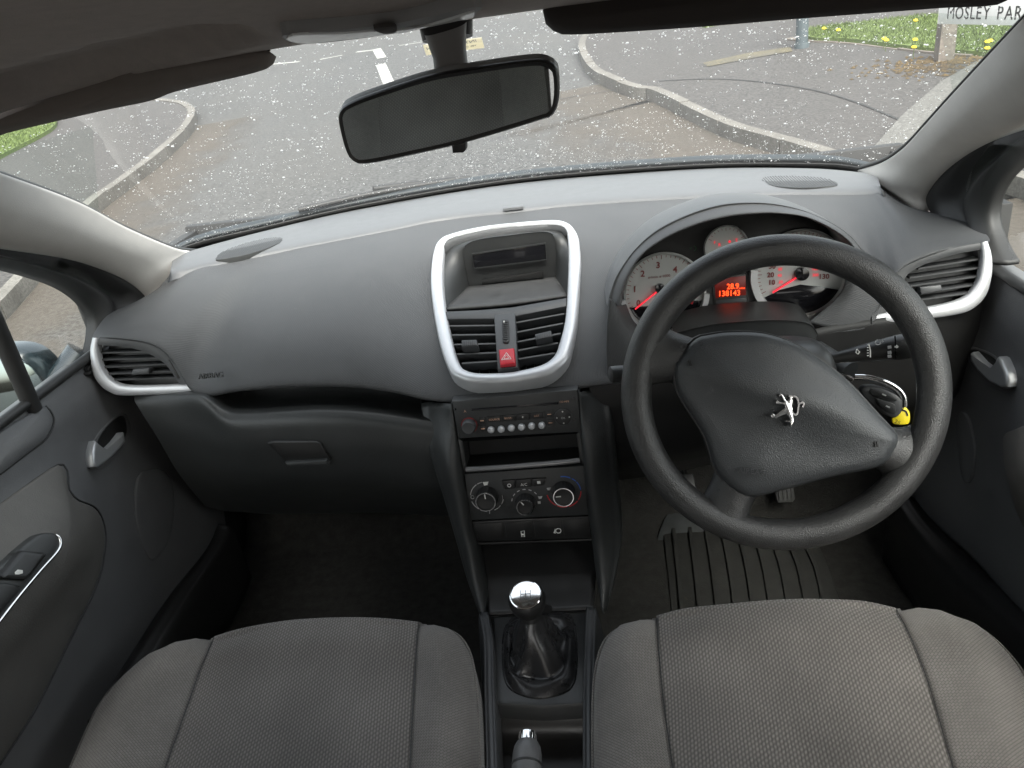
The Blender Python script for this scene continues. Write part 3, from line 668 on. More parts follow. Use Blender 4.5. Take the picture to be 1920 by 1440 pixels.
tube('ceiling_mount', [s0+V((0, .004, -.012)), s0+V((0, .012, .02))], [.030, .034], MIRH, mv, seg=24, flat=.6, up=V((0, 1, 0)))
# A pillar trims
pL = thing('pillar_trim', P(240, 500, x=-.66), 'light grey vinyl pillar trim left of the windscreen', 'pillar trim', None)
pR = thing('pillar_trim', P(1760, 260, x=.66), 'light grey vinyl pillar trim right of the windscreen', 'pillar trim', None)
def pil(par, A, B, s):
    # A: screen edge (px, x), B: door edge
    n = len(A); ra = [P(a, b, x=s*x) for a, b, x in A]; rb = [P(a, b, x=s*x) for a, b, x in B]
    rm = [a.lerp(b, .5)+V((-s*.012, -.018, .004)) for a, b in zip(spl(ra, 9), spl(rb, 9))]
    back = [p+V((s*.006, .006, .000)) for p in ra]; bk2 = [p+V((s*.05, .03, -.01)) for p in rb]
    patch('trim', [back, ra, rm, rb, bk2], 60, 40, PILLAR, par, sharp=180, solid=.003)
    patch('screen_seal', [[p+V((-s*.001, .002, .004)) for p in ra], [p+V((s*.012, .012, .010)) for p in ra], [p+V((s*.09, .07, .0)) for p in ra]], 50, 6, RUBBER, par, solid=.003)
pil(pL, [(-260, 258, .595), (-120, 294, .605), (0, 333, .615), (143, 385, .63), (233, 431, .64), (320, 468, .648), (352, 475, .652), (390, 478, .64)], [(-260, 390, .64), (-120, 420, .65), (0, 450, .66), (130, 475, .672), (195, 498, .682), (242, 524, .69), (270, 553, .695), (282, 566, .69)], -1)
pil(pR, [(2150, -190, .575), (2030, -70, .59), (1920, 39, .605), (1785, 182, .62), (1732, 240, .628), (1693, 281, .638), (1654, 307, .645), (1610, 322, .635)], [(2150, 80, .64), (2030, 160, .65), (1920, 221, .66), (1837, 263, .672), (1785, 300, .68), (1753, 335, .688), (1735, 372, .695), (1727, 396, .69)], 1)
# roof rails carrying the trim back above the side windows
for s_, pt, lab in ((-1, P(-230, 320, x=-.625), 'grey roof rail trim above the passenger side window'), (1, P(2230, -130, x=.61), 'grey roof rail trim above the driver side window')):
    rr_ = thing('roof_rail', pt, lab, 'roof rail')
    tube('trim', [pt+V((0, .10, -.03)), pt, V((s_*.635, -.25, 1.315)), V((s_*.635, -.8, 1.31)), V((s_*.62, -1.3, 1.28))], [.04, .045, .045, .045, .04], HEAD, rr_, seg=16, n=24, flat=.8)
    tube('window_seal', [V((s_*.685, .20, 1.19)), V((s_*.66, -.25, 1.262)), V((s_*.66, -.8, 1.26)), V((s_*.65, -1.3, 1.23))], .016, RUBBER, rr_, seg=10, n=24)
# ------------------------------------------------------------------ doors
def door_depth(y, z):
    d = .708+.012*sstep(.85, .90, z)
    d -= .052*math.exp(-((z-.735)/.075)**2)*(1-sstep(.20, .42, y))
    d -= .018*math.exp(-((z-.60)/.12)**2)*(1-sstep(.25, .5, y))
    d -= .03*sstep(.40, .60, y)*(1-sstep(.74, .86, z))
    d += .02*(1-sstep(.35, .5, z))
    return d
def dface(s, off=0): return lambda p: s*p.x-(door_depth(p.y, p.z)-off)
def dtrace(px, s, off=0): return [hit(a, b, dface(s, off)) for a, b in px]
def dplate(name, px, s, h, mt, par, n=50, bev=.002, dome=0, back=.006):
    """a raised piece that follows the door skin"""
    pts = [V((p.y, p.z)) for p in (hit(a, b, dface(s, h)) for a, b in px)]
    if n: pts = [V((p.x, p.y)) for p in spl([(p.x, p.y, 0) for p in pts], n, True)]
    c = sum(pts, V((0, 0)))/len(pts); m_ = len(pts); vs = []; fs = []
    def w_(q, hh): return V((s*(door_depth(q.x, q.y)-hh), q.x, q.y))
    rings = [(pts, -back), (pts, h-bev), (inset(pts, bev*.4), h-bev*.3), (inset(pts, bev*1.2), h)]
    base = rings[-1][0]
    for k in (.9, .78, .64, .48, .3, .14): rings.append(([c+(p-c)*k for p in base], h+dome*(1-k*k)))
    for q, hh in rings: vs += [w_(p, hh) for p in q]
    for j in range(len(rings)-1):
        for i in range(m_): k2 = (i+1) % m_; fs.append((j*m_+i, j*m_+k2, (j+1)*m_+k2, (j+1)*m_+i))
    vs.append(w_(c, h+dome)); b = (len(rings)-1)*m_
    for i in range(m_): fs.append((b+i, b+(i+1) % m_, len(vs)-1))
    return mk(name, vs, fs, mt, par, sharp=50)
def dline(name, px, s, mt, par, r=.002, h=.0, n=40, closed=False):
    pts = dtrace(px, s, h); pts = spl(pts, n, closed)
    if closed: pts.append(pts[0])
    return tube(name, pts, r, mt, par, seg=8)
def door(s, label):
    t = thing('car_door', (s*.70, .2, .6), label, 'car door'); rows = []
    for j in range(45):
        z = lerp(.28, .893, j/44); rows.append([V((s*door_depth(lerp(-.45, .66, i/69), z), lerp(-.45, .66, i/69), z)) for i in range(70)])
    rows.append([V((p.x+s*.006, p.y, .899)) for p in rows[-1]]); rows.append([V((s*.75, p.y, .899)) for p in rows[-1]]); rows.append([V((s*.79, p.y, .86)) for p in rows[-1]]); rows.append([V((s*.79, p.y, .30)) for p in rows[-1]]); rows.append([V((s*.76, p.y, .27)) for p in rows[-1]]); rows.append(list(rows[0]))
    vs, fs, uv = grid(rows); mk('door_panel', vs, fs, DOORF, t, uv=uv, sharp=60)
    return t
dL = door(-1, 'grey passenger door with silver pull handle and window switch'); dR = door(1, 'dark grey driver door with silver pull handle beside the steering wheel')
# left door details
dplate('waist_pad', [(-60, 850), (0, 811), (50, 781), (85, 762), (96, 775), (100, 792), (87, 822), (50, 852), (0, 890), (-60, 932)], -1, .006, DOORF, dL, dome=.004)
dplate('fabric_insert', [(-60, 992), (0, 948), (60, 905), (108, 873), (122, 876), (127, 895), (129, 919), (146, 939), (175, 951), (190, 971), (197, 1006), (190, 1065), (172, 1117), (140, 1180), (67, 1327), (0, 1433), (-90, 1560), (-160, 1500), (-160, 1150)], -1, .005, DOORI, dL, n=80, dome=.012)
rc = dplate('handle_recess', [(176, 870), (172, 845), (178, 822), (200, 795), (222, 777), (236, 775), (244, 790), (247, 812), (240, 832), (222, 855), (200, 876), (184, 882)], -1, .0015, DOORF, dL, n=40)
dplate('recess_shade_plate', [(180, 866), (178, 846), (185, 822), (202, 798), (222, 781), (233, 781), (237, 795), (237, 815), (222, 838), (205, 858), (190, 868)], -1, .0025, BLACK, rc, n=40, bev=.0005)  # raised black plate; its colour carries the shade of the handle hollow
h_ = dplate('pull_handle', [(181, 826), (176, 845), (175, 862), (178, 875), (185, 878), (196, 870), (212, 857), (228, 840), (237, 828), (234, 810), (230, 811), (217, 828), (203, 842), (200, 842), (190, 834)], -1, .014, SILVERD, dL, n=0, bev=.004)
sw = dplate('switch_plinth', [(-60, 1085), (0, 1062), (40, 1028), (70, 1005), (92, 999), (108, 1002), (114, 1012), (110, 1030), (75, 1070), (38, 1114), (0, 1163), (-60, 1240)], -1, .022, DARK, dL, n=60)
dline('chrome_edge', [(104, 1002), (113, 1010), (110, 1031), (75, 1071), (38, 1115), (0, 1164), (-50, 1230)], -1, CHROME, dL, r=.0022, h=.0225)
dplate('window_switch', [(0, 1078), (38, 1036), (44, 1032), (88, 1036), (90, 1041), (62, 1080), (50, 1088), (-5, 1084)], -1, .028, BLACK, dL, n=0, bev=.004)
dplate('switch_symbol', [(29, 1073), (34, 1068), (43, 1069), (43, 1075), (36, 1077), (30, 1077)], -1, .0288, WHITE, dL, n=0, bev=.0002)
dplate('grab_shade_plate', [(-60, 1100), (0, 1092), (35, 1097), (42, 1106), (30, 1118), (0, 1152), (-60, 1200)], -1, .0228, BLACK, dL, n=30)  # shade inside the grab, painted as a thin black plate on the plinth
dplate('speaker_cover', [(258, 905), (268, 885), (300, 878), (322, 900), (328, 950), (318, 1010), (290, 1050), (270, 1022), (257, 975), (255, 930)], -1, .004, DOORF, dL, n=40, dome=.003)
dline('pad_gap', [(0, 889), (50, 851), (87, 822), (101, 792), (96, 773), (85, 761)], -1, RUBBER, dL, r=.0018)
dline('insert_gap', [(0, 947), (60, 904), (108, 872), (123, 876), (128, 895), (130, 919), (147, 938), (176, 950), (191, 971), (198, 1006), (191, 1065), (173, 1117), (141, 1180), (68, 1327), (0, 1434)], -1, RUBBER, dL, r=.0018, n=60)
# right door details
rc = dplate('handle_recess', [(1812, 662), (1818, 650), (1840, 655), (1866, 668), (1884, 690), (1891, 715), (1888, 732), (1872, 733), (1845, 718), (1822, 692)], 1, .0015, DOORF, dR, n=40)
dplate('recess_shade_plate', [(1816, 664), (1822, 655), (1840, 659), (1862, 670), (1876, 690), (1878, 705), (1860, 712), (1838, 700)], 1, .0025, BLACK, rc, n=40, bev=.0005)  # shaded hollow behind the handle drawn as a raised black plate
dplate('pull_handle', [(1817, 662), (1820, 660), (1838, 680), (1855, 693), (1858, 692), (1868, 669), (1874, 672), (1884, 695), (1888, 712), (1886, 726), (1876, 729), (1852, 717), (1830, 696), (1817, 676)], 1, .014, SILVERD, dR, n=0, bev=.004)
dplate('fabric_insert', [(1880, 820), (1900, 806), (1960, 790), (2060, 800), (2060, 1100), (1960, 1050), (1905, 960), (1886, 880)], 1, .008, DOORI, dR, n=50, dome=.01)
dplate('speaker_cover', [(1792, 790), (1800, 770), (1816, 790), (1826, 840), (1822, 890), (1808, 905), (1796, 860)], 1, .004, DOORF, dR, n=30, dome=.003)
# window frames
def frame(par, A, B, s, xa, xb):
    ra = [P(a, b, x=s*xa) for a, b in A]; rb = [P(a, b, x=s*xb) for a, b in B]; a2, b2 = spl(ra, 24), spl(rb, 24)
    lip = [p+V((s*.02, 0, 0)) for p in a2]; m1 = [p.lerp(q, .22)+V((-s*.010, 0, 0)) for p, q in zip(a2, b2)]; m2 = [p.lerp(q, .45)+V((s*.006, 0, 0)) for p, q in zip(a2, b2)]; m3 = [p.lerp(q, .72)+V((-s*.010, 0, 0)) for p, q in zip(a2, b2)]; e = [p+V((s*.012, .01, 0)) for p in b2]
    patch('window_frame', [lip, a2, m1, m2, m3, b2, e], 70, 40, RUBBER, par, sharp=180, solid=.006)
frame(dL, [(-200, 445), (-80, 477), (0, 499), (60, 515), (117, 535), (156, 561), (177, 590), (181, 616), (176, 650), (164, 684), (150, 702)], [(-200, 395), (-80, 425), (0, 448), (70, 460), (130, 472), (200, 498), (246, 524), (288, 560), (260, 590), (215, 640), (190, 690)], -1, .722, .697)
frame(dR, [(2080, 160), (1990, 225), (1935, 275), (1905, 305), (1871, 341), (1853, 382), (1852, 420), (1867, 461), (1885, 492)], [(2080, 105), (1990, 175), (1920, 215), (1837, 263), (1785, 300), (1753, 335), (1735, 375), (1760, 420), (1810, 470)], 1, .722, .697)
# sill strip and quarter window divider
tube('belt_strip', [V((-.716, .60, .903)), V((-.716, .40, .903)), V((-.716, -.4, .903))], .008, RUBBER, dL, n=20, seg=10)
tube('belt_strip', [V((.716, .60, .903)), V((.716, .40, .903)), V((.716, -.4, .903))], .008, RUBBER, dR, n=20, seg=10)
d0, d1 = P(63, 768, x=-.718), P(-16, 590, x=-.700); d1 = d0+(d1-d0)*1.9
tube('window_divider', [d0, d1], .0125, RUBBER, dL, seg=12, n=6)
gl = [[V((-.728, y, z)) if True else 0 for y in (-.5, .1, .62)] for z in (.88, 1.05, 1.25)]
for r in gl:
    for p in r: p.x += .35*max(0, p.z-.95)**1.2
vs, fs, uv = grid([spl(r, 12) for r in gl]); mk('window_pane', vs, fs, SGLASS, dL, sharp=180)
vs2 = [V((-p.x, p.y, p.z)) for p in vs]; mk('window_pane', vs2, fs, SGLASS, dR, sharp=180)
# door mirror outside left
em = P(-12, 728, x=-.86); dm = thing('door_mirror', em, 'dark door mirror outside the passenger window', 'door mirror')
PAINTC = mat('dark_car_paint', (.02, .03, .035), .25, coat=.6)
eP = Pl(em, (.25, -1, .1), (1, .25, 0))
out = [(-.10, -.05), (-.04, -.07), (.06, -.065), (.085, -.03), (.085, .02), (.05, .055), (-.05, .06), (-.10, .03)]
eP.plate('mirror_housing', None, -.06, .0, PAINTC, dm, .02, uvs=[V(p) for p in out and spl([(a, b, 0) for a, b in out], 40, True)], dome=-.003, sharp=60)
eP.plate('mirror_glass', None, .0, .004, mat('door_mirror_glass', (.25, .29, .29), .05, metal=1), dm, .001, uvs=[V((p.x*.86, p.y*.84)) for p in spl([(a, b, 0) for a, b in out], 40, True)])
tube('mirror_foot', [em+V((.06, .02, -.04)), V((-.735, em.y+.07, .905))], [.02, .028], PAINTC, dm, seg=12)
# ================================================================== floor
def fl(x, y):
    z = .27+.30*sstep(.72, 1.0, y)
    return z
rows = [[V((lerp(-.72, .72, i/40), lerp(-.6, 1.02, j/50), fl(0, lerp(-.6, 1.02, j/50)))) for i in range(41)] for j in range(51)]
rows.append([V((p.x, 1.03, .80)) for p in rows[-1]])
vs, fs, uv = grid(rows); o = mk('carpet', vs, fs, CARPET, None, uv=uv, solid=.01); o['kind'] = 'structure'
# unseen bulkhead and body sides, added to stop sky light leaking into the footwells
bh = thing('bulkhead', (0, 1.05, .6), 'unseen black bulkhead and inner wings added to keep light out of the footwells', 'bulkhead')
BODY = mat('body_black', (.02, .02, .02), .6)
box('firewall', (0, 1.06, .62), .78, .012, .36, BODY, bh)
for s_ in (-1, 1): box('inner_wing', (s_*.765, .83, .60), .012, .23, .37, BODY, bh)
box('under_tray', (0, .2, .245), .78, .9, .012, BODY, bh)
# door sills
for s, A, lab in ((-1, [P(425, 985, x=-.665), P(400, 1040, x=-.67), P(350, 1115, x=-.675), P(280, 1225, x=-.68), P(200, 1350, x=-.685)], 'dark plastic sill trim at the foot of the passenger door'),
                  (1, [P(1680, 935, x=.655), P(1720, 990, x=.66), P(1790, 1065, x=.67), P(1860, 1130, x=.68), P(1960, 1225, x=.685)], 'dark plastic sill trim at the foot of the driver door')):
    t = thing('sill_trim', A[2], lab, 'sill trim'); B = spl(A, 12)
    ro = [p+V((s*.10, 0, -.06)) for p in B]; r1 = [p+V((s*.035, 0, -.002)) for p in B]; r2 = [p+V((s*.008, 0, .002)) for p in B]; r3 = [p+V((-s*.012, 0, -.02)) for p in B]; r4 = [p+V((-s*.014, 0, -.14)) for p in B]
    patch('cover', [ro, r1, r2, r3, r4], 40, 24, BLACK, t, solid=.004, sharp=180)
# driver floor mat with ribs
FM = thing('floor_mat', (.42, .66, .285), 'ribbed black rubber mat in the driver footwell', 'floor mat')
mpl = Pl((.4, .62, .285), (0, -.02, 1)); mat_px = [(1242, 985), (1250, 968), (1268, 962), (1300, 962), (1420, 985), (1530, 1010), (1560, 1075), (1590, 1180), (1262, 1180), (1250, 1060)]
mpl.plate('sheet', mat_px, -.006, .0, MATRUB, FM, .003)
for k in range(9):
    x0, x1 = 1262+k*31, 1282+k*34
    mpl.stroke('rib', [(x0, 985+k*5), ((x0+x1)/2, 1075), (x1, 1185)], .007, -.001, .006, MATRUB, FM, n=8)
hp = Pl((.3, .8, .33), (0, -.5, .86)); hp.plate('heel_pad', [(1243, 1030), (1245, 975), (1258, 963), (1285, 965), (1330, 980), (1385, 1010), (1390, 1032)], -.004, .002, mat('heel_pad_rubber', (.06, .065, .066), .6, var=.2), FM, .002, n=30)
# pedals
PEDM = mat('pedal_rubber', (.08, .08, .078), .6, var=.2)
pdp = Pl((.45, .78, .42), (0, -.8, .6))
pb_ = thing('brake_pedal', pdp.at(1472, 925), 'ribbed rubber brake pedal seen below the airbag cover', 'pedal')
pdp.plate('pad', [(1453, 912), (1487, 905), (1491, 936), (1486, 941), (1460, 943), (1456, 938)], -.01, .0, PEDM, pb_, .002)
for k in range(4): pdp.stroke('rib', [(1459+k*8, 911-k*1.6), (1463+k*7.6, 938-k*.8)], .0035, -.001, .004, PEDM, pb_)
tube('arm', [pdp.at(1475, 915, -.012), pdp.at(1480, 850, -.03)], .008, BLACK, pb_, seg=8)
pc_ = thing('clutch_pedal', pdp.at(1290, 905), 'plain dark clutch pedal left of the steering column', 'pedal')
pdp.plate('pad', [(1266, 890), (1300, 888), (1309, 930), (1270, 932)], -.01, .0, DARK, pc_, .002); tube('arm', [pdp.at(1283, 893, -.012), pdp.at(1278, 840, -.03)], .006, BLACK, pc_, seg=8)
# ================================================================== dashboard
D = thing('dashboard', (0, .55, .8), 'wide charcoal dashboard with silver trimmed vents under the windscreen', 'dashboard')
LZ = .985
ledge_f = [(328, 484), (345, 474), (500, 432), (700, 387), (967, 344), (1286, 318), (1495, 315), (1613, 323), (1642, 331)]
top_px = [(318, 516), (338, 504), (495, 469), (620, 445), (733, 423), (833, 402), (960, 388), (1104, 373), (1312, 361), (1495, 354), (1641, 354), (1654, 360)]
f0 = [P(a, b, z=LZ)+V((0, .05, -.02)) for a, b in ledge_f]; f1 = [P(a, b, z=LZ) for a, b in ledge_f]
t1 = [P(a, b, z=LZ+.003) for a, b in top_px]; fm = [p.lerp(q, .5)+V((0, 0, .004)) for p, q in zip(spl(f1, 20), spl(t1, 20))]; t2 = [p+V((0, -.02, -.012)) for p in t1]
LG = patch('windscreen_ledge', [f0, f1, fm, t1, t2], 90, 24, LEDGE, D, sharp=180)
def col(tp, bt, by, bulge=.82):
    T = P(*tp, z=LZ); B = P(*bt, y=by); out = []
    for k in range(7):
        t = k/6*math.pi/2; e = V((lerp(T.x, B.x, k/6), T.y+(B.y-T.y)*math.sin(t), T.z+(B.z-T.z)*(1-math.cos(t)))); s = T.lerp(B, k/6)
        s.x = e.x; out.append(s.lerp(e, bulge))
    return out
cols = []
def expl(px, ys): return spl([P(a, b, y=y) for (a, b), y in zip(px, ys)], 7)
cols.append(expl([(318, 516), (285, 549), (238, 572), (203, 590), (184, 612), (174, 634)], [.68, .665, .62, .575, .535, .505]))
for tp, bt, by, bg in [((380, 495), (215, 634), .497, .5), ((430, 484), (280, 644), .49, .55), ((480, 473), (320, 672), .485, .62), ((530, 463), (367, 737), .47, .72), ((600, 450), (450, 730), .455, .8), ((680, 434), (560, 722), .45, .82), ((740, 421), (660, 723), .445, .82), ((790, 410), (740, 733), .44, .70), ((833, 402), (800, 746), .435, .60), ((880, 396), (870, 751), .43, .60), ((960, 388), (950, 745), .43, .60), ((1040, 380), (1040, 732), .43, .60), ((1104, 373), (1110, 721), .43, .60), ((1180, 368), (1185, 712), .435, .65), ((1312, 361), (1330, 690), .445, .75), ((1420, 357), (1450, 650), .455, .7), ((1500, 354), (1545, 622), .46, .68), ((1560, 353), (1630, 610), .47, .65), ((1600, 353), (1662, 548), .485, .6), ((1625, 353), (1692, 502), .495, .55), ((1641, 354), (1765, 471), .50, .5)]:
    cols.append(col(tp, bt, by, bg))
cols.append(expl([(1655, 358), (1700, 386), (1760, 402), (1820, 419), (1848, 438), (1855, 453)], [.715, .70, .66, .60, .55, .505]))
rows = [[c[j] for c in cols] for j in range(7)]
rows.append([p+V((0, .03, -.012)) for p in rows[-1]]); rows.append([p+V((0, .05, .0)) for p in rows[-1]])
BZ = Pl((0, .42, .832), (0, -.494, .869))
bo = [(849, 438), (890, 428), (938, 421), (1016, 414), (1050, 414), (1070, 422), (1082, 438), (1087, 460), (1088, 505), (1083, 602), (1072, 655), (1060, 681), (1030, 702), (985, 712), (947, 717), (891, 717), (861, 710), (842, 694), (824, 644), (811, 574), (807, 519), (813, 469), (826, 448)]
_poly = inset([BZ.uv(*p) for p in bo], .006)
def inpoly(q, oo):
    k = False
    for i in range(len(oo)):
        a, b = oo[i], oo[i-1]
        if (a.y > q.y) != (b.y > q.y) and q.x < (b.x-a.x)*(q.y-a.y)/(b.y-a.y)+a.x: k = not k
    return k
_spd = P(1503, 515, y=.47); _spd = V((_spd.x, _spd.z))
def carve(p, i, j):      # openings for the centre pocket and the instrument cluster
    d = p-BZ.p0; q = V((d.dot(BZ.r), d.dot(BZ.u))); h = d.dot(BZ.n)
    if inpoly(q, _poly) and h > -.09: return p-BZ.n*(h+.09)
    if p.y < .60 and .168 < p.x < .535 and p.z > .842: return V((p.x, .60, p.z))
    return p
padobj = patch('upper_pad', rows, 220, 130, PAD, D, sharp=70, arc=False, fn=carve)
# speakers
for px in ([(404, 486), (420, 472), (460, 457), (505, 447), (528, 447), (524, 456), (490, 470), (450, 481), (415, 487)], [(1429, 338), (1440, 332), (1480, 331), (1530, 333), (1562, 339), (1571, 346), (1560, 350), (1500, 353), (1450, 349)]):
    pl = Pl((0, .8, LZ+.0045), (0, 0, 1)); g = pl.plate('speaker_grille', px, -.01, .001, DARK, D, .001, n=50)
    c = V((0, 0)); uvp = [pl.uv(*p) for p in px]; x0, x1 = min(p.x for p in uvp), max(p.x for p in uvp)
    vs = []; fs = []
    oo = [V((p.x, p.y)) for p in spl([(p.x, p.y, 0) for p in uvp], 60, True)]
    def inside(q):
        k = False
        for i in range(len(oo)):
            a, b = oo[i], oo[i-1]
            if (a.y > q.y) != (b.y > q.y) and q.x < (b.x-a.x)*(q.y-a.y)/(b.y-a.y)+a.x: k = not k
        return k
    y0, y1 = min(p.y for p in uvp), max(p.y for p in uvp); st_ = .0045; yy = y0
    while yy < y1:
        xx = x0
        while xx < x1:
            if inside(V((xx, yy))):
                i = len(vs); r = .0013
                vs += [pl.w((xx-r, yy-r), .0012), pl.w((xx+r, yy-r), .0012), pl.w((xx+r, yy+r), .0012), pl.w((xx-r, yy+r), .0012), pl.w((xx, yy), .0020)]
                fs += [(i, i+1, i+4), (i+1, i+2, i+4), (i+2, i+3, i+4), (i+3, i, i+4)]
            xx += st_
        yy += st_
    if vs: o = mk('grille_mesh', vs, fs, MIDG, g); o['kind'] = 'stuff'
# little sensor flap at the back of the pad
pl = Pl((0, .85, LZ+.004), (0, -.1, 1)); pl.plate('ledge_flap', [(944, 394), (981, 390), (981, 386), (944, 390)], -.002, .003, LEDGE, D, .0006)
# AIRBAG mark on passenger side: raised lettering
ap = P(404, 703, y=.465); apl = Pl(ap, (-.05, -.93, .36), (1, .1, 0)); apl.text('airbag_lettering', 'AIRBAG', 404, 703, .0125, .014, BLACK, D, ext=.002, rot=-.03)
# ---- centre display and vents
BZ = Pl((0, .42, .832), (0, -.494, .869))
bo = [(849, 438), (890, 428), (938, 421), (1016, 414), (1050, 414), (1070, 422), (1082, 438), (1087, 460), (1088, 505), (1083, 602), (1072, 655), (1060, 681), (1030, 702), (985, 712), (947, 717), (891, 717), (861, 710), (842, 694), (824, 644), (811, 574), (807, 519), (813, 469), (826, 448)]
bi = [(847, 448), (890, 437), (938, 429), (1016, 423), (1042, 423), (1057, 427), (1063, 438), (1065, 460), (1065, 505), (1060, 592), (1048, 643), (1038, 666), (1018, 682), (980, 693), (947, 698), (900, 699), (876, 694), (862, 682), (848, 640), (835, 574), (830, 519), (832, 470), (837, 455)]
BO = [BZ.uv(*p) for p in bo]; BI = [BZ.uv(*p) for p in bi]
def l3(l, h): return [BZ.w(p, h) for p in l]
mid = [a.lerp(b, .5) for a, b in zip(BO, BI)]
loops('centre_bezel', [l3(BO, -.05), l3(BO, -.003), [BZ.w(a.lerp(b, .12), .002) for a, b in zip(BO, BI)], l3(mid, .004), [BZ.w(a.lerp(b, .9), .001) for a, b in zip(BO, BI)], l3(BI, -.004), l3(BI, -.02)], 120, SILVER, D, sharp=60)
# display pocket: shelf, back wall, side walls
sh0, sh1 = BZ.at(836, 583, -.006), BZ.at(1061, 558, -.006); zs = (sh0.z+sh1.z)/2
b0, b1 = P(880, 541, z=zs-.004), P(1041, 522, z=zs-.004); yb = (b0.y+b1.y)/2
CP = thing('display_housing', (0, .62, .95), 'hooded pocket with a dark blank display above the centre vents', 'display')
front = [BZ.w(BZ.uv(*p), -.012) for p in [(836, 583), (829, 530), (831, 475), (838, 455), (890, 437), (938, 429), (1016, 423), (1052, 425), (1064, 440), (1066, 480), (1061, 558)]]
backl = [P(a, b, y=yb) for a, b in [(880, 541), (873, 505), (868, 470), (880, 455), (910, 447), (950, 442), (1000, 436), (1030, 436), (1040, 448), (1043, 480), (1041, 522)]]
patch('pocket_wall', [front, [p.lerp(q, .5) for p, q in zip(front, backl)], backl], 60, 10, DARK, CP, sharp=50)
bl = spl(backl, 40); mk('pocket_back', [p+V((0, .001, 0)) for p in bl], [tuple(range(40))], DARK, CP)
patch('pocket_shelf', [[BZ.at(834, 583, -.01), BZ.at(950, 574, -.006), BZ.at(1063, 558, -.01)], [b0+V((-.004, 0, 0)), b0.lerp(b1, .5), b1+V((.004, 0, 0))]], 20, 8, mat('shelf_rubber', (.06, .06, .06), .6, var=.25, vscale=40, wear=((.14, .14, .13), 40)), CP, solid=.004)
# hood lip at the top of the pocket
hood0 = [BZ.at(*p, h=-.002) for p in [(832, 462), (845, 449), (890, 437), (938, 429), (1016, 423), (1052, 425), (1065, 438)]]
hood1 = [BZ.at(*p, h=-.014) for p in [(834, 478), (850, 466), (890, 455), (940, 447), (1016, 438), (1050, 437), (1064, 446)]]
patch('pocket_hood', [[p+V((0, .01, -.01)) for p in hood0], hood0, hood1, [p+V((0, .02, .004)) for p in hood1]], 40, 12, PAD, CP, solid=.003, sharp=70)
SB = Pl((0, yb-.004, 1), (0, -1, .0)); SB.plate('display_screen', [(886, 477), (1022, 457), (1024, 486), (890, 502)], -.003, .001, GLOSSB, CP, .0008)
SB.stroke('screen_frame', [(885, 476), (1023, 456), (1025, 487), (889, 503)], .002, -.001, .002, DARK, CP, closed=True)
SB.plate('display_keys', [(905, 525), (1018, 508), (1020, 520), (902, 533)], -.003, .002, BLACK, CP, .0006)
# vents
vb = thing('air_vent', (0, .46, .86), 'twin centre air vent with the red hazard button between its slats', 'air vent', 'dashboard air vents')
BZ.plate('vent_back', [(834, 575), (1064, 552), (1060, 640), (1020, 695), (880, 700), (850, 660)], -.05, -.035, BLACK, vb, .001)
BZ.plate('vent_top_bar', [(834, 583), (900, 580), (960, 575), (1063, 557), (1062, 574), (966, 593), (927, 598), (838, 598)], -.03, .0, MIDG, vb, .003)
BZ.plate('vent_centre_bar', [(926, 590), (966, 586), (971, 690), (933, 694)], -.03, .001, MIDG, vb, .002)
def slat(pl, a, b, h, depth, mt, par, tilt=.35, th=.0022):
    A, B = pl.at(*a, h=h), pl.at(*b, h=h); ax_ = (B-A).normalized(); up_ = pl.n.cross(ax_).normalized(); back_ = (-pl.n+up_*tilt).normalized(); nn_ = back_.cross(ax_).normalized()
    vs = []
    for e in (A, B):
        for (dd, tt) in ((0, -.6), (0, .6), (.25, 1), (1, .8), (1, -.8), (.25, -1)): vs.append(e+back_*depth*dd+nn_*th*tt)
    fs = [(i, (i+1) % 6, 6+(i+1) % 6, 6+i) for i in range(6)]+[tuple(range(6)), tuple(range(6, 12))]
    return mk('slat', vs, fs, mt, par, sharp=30)
for a, b in [((838, 611), (928, 610)), ((843, 628), (929, 627)), ((849, 646), (930, 644)), ((857, 664), (931, 661)), ((866, 681), (932, 677)), ((967, 605), (1058, 588)), ((968, 623), (1056, 606)), ((970, 641), (1051, 625)), ((971, 657), (1046, 643)), ((972, 673), (1040, 662))]:
    slat(BZ, a, b, -.008, .024, MIDG, vb, tilt=.1, th=.0022)
for k in range(4):
    for (x0, y0, x1, y1) in ((848+k*20, 605, 856+k*18, 690), (982+k*18, 600, 980+k*15, 685)):
        BZ.stroke('rear_blade', [(x0, y0), (x1, y1)], .002, -.036, -.028, DARK, vb)
for px, lab in (([(866, 641), (895, 640), (897, 652), (867, 654)], 0), ([(1003, 630), (1034, 623), (1036, 635), (1006, 641)], 0)):
    k = BZ.plate('vent_knob', px, -.016, .006, MIDG, vb, .0025)
    for q in range(7):
        x_ = lerp(px[0][0]+3, px[1][0]-3, q/6); y_ = lerp(px[0][1], px[1][1], q/6)
        BZ.stroke('knob_ridge', [(x_, y_+3), (x_+.8, y_+12)], .0009, .0055, .0072, DARK, k)
wh = BZ.plate('thumb_wheel', [(942, 604), (945, 601), (951, 601), (954, 606), (955, 640), (952, 645), (946, 645), (943, 641)], -.004, .004, BLACK, vb, .002, n=30)
for q in range(10): BZ.stroke('wheel_rib', [(944, 607+q*3.6), (953, 607+q*3.6)], .001, .0035, .0055, DARK, wh)
BZ.rect('wheel_dot', 946, 607, .002, .003, .004, .0062, WHITE, wh, .0002)
hz = BZ.plate('hazard_button', [(936, 660), (965, 657), (968, 687), (939, 690)], -.004, .008, RED, vb, .003)
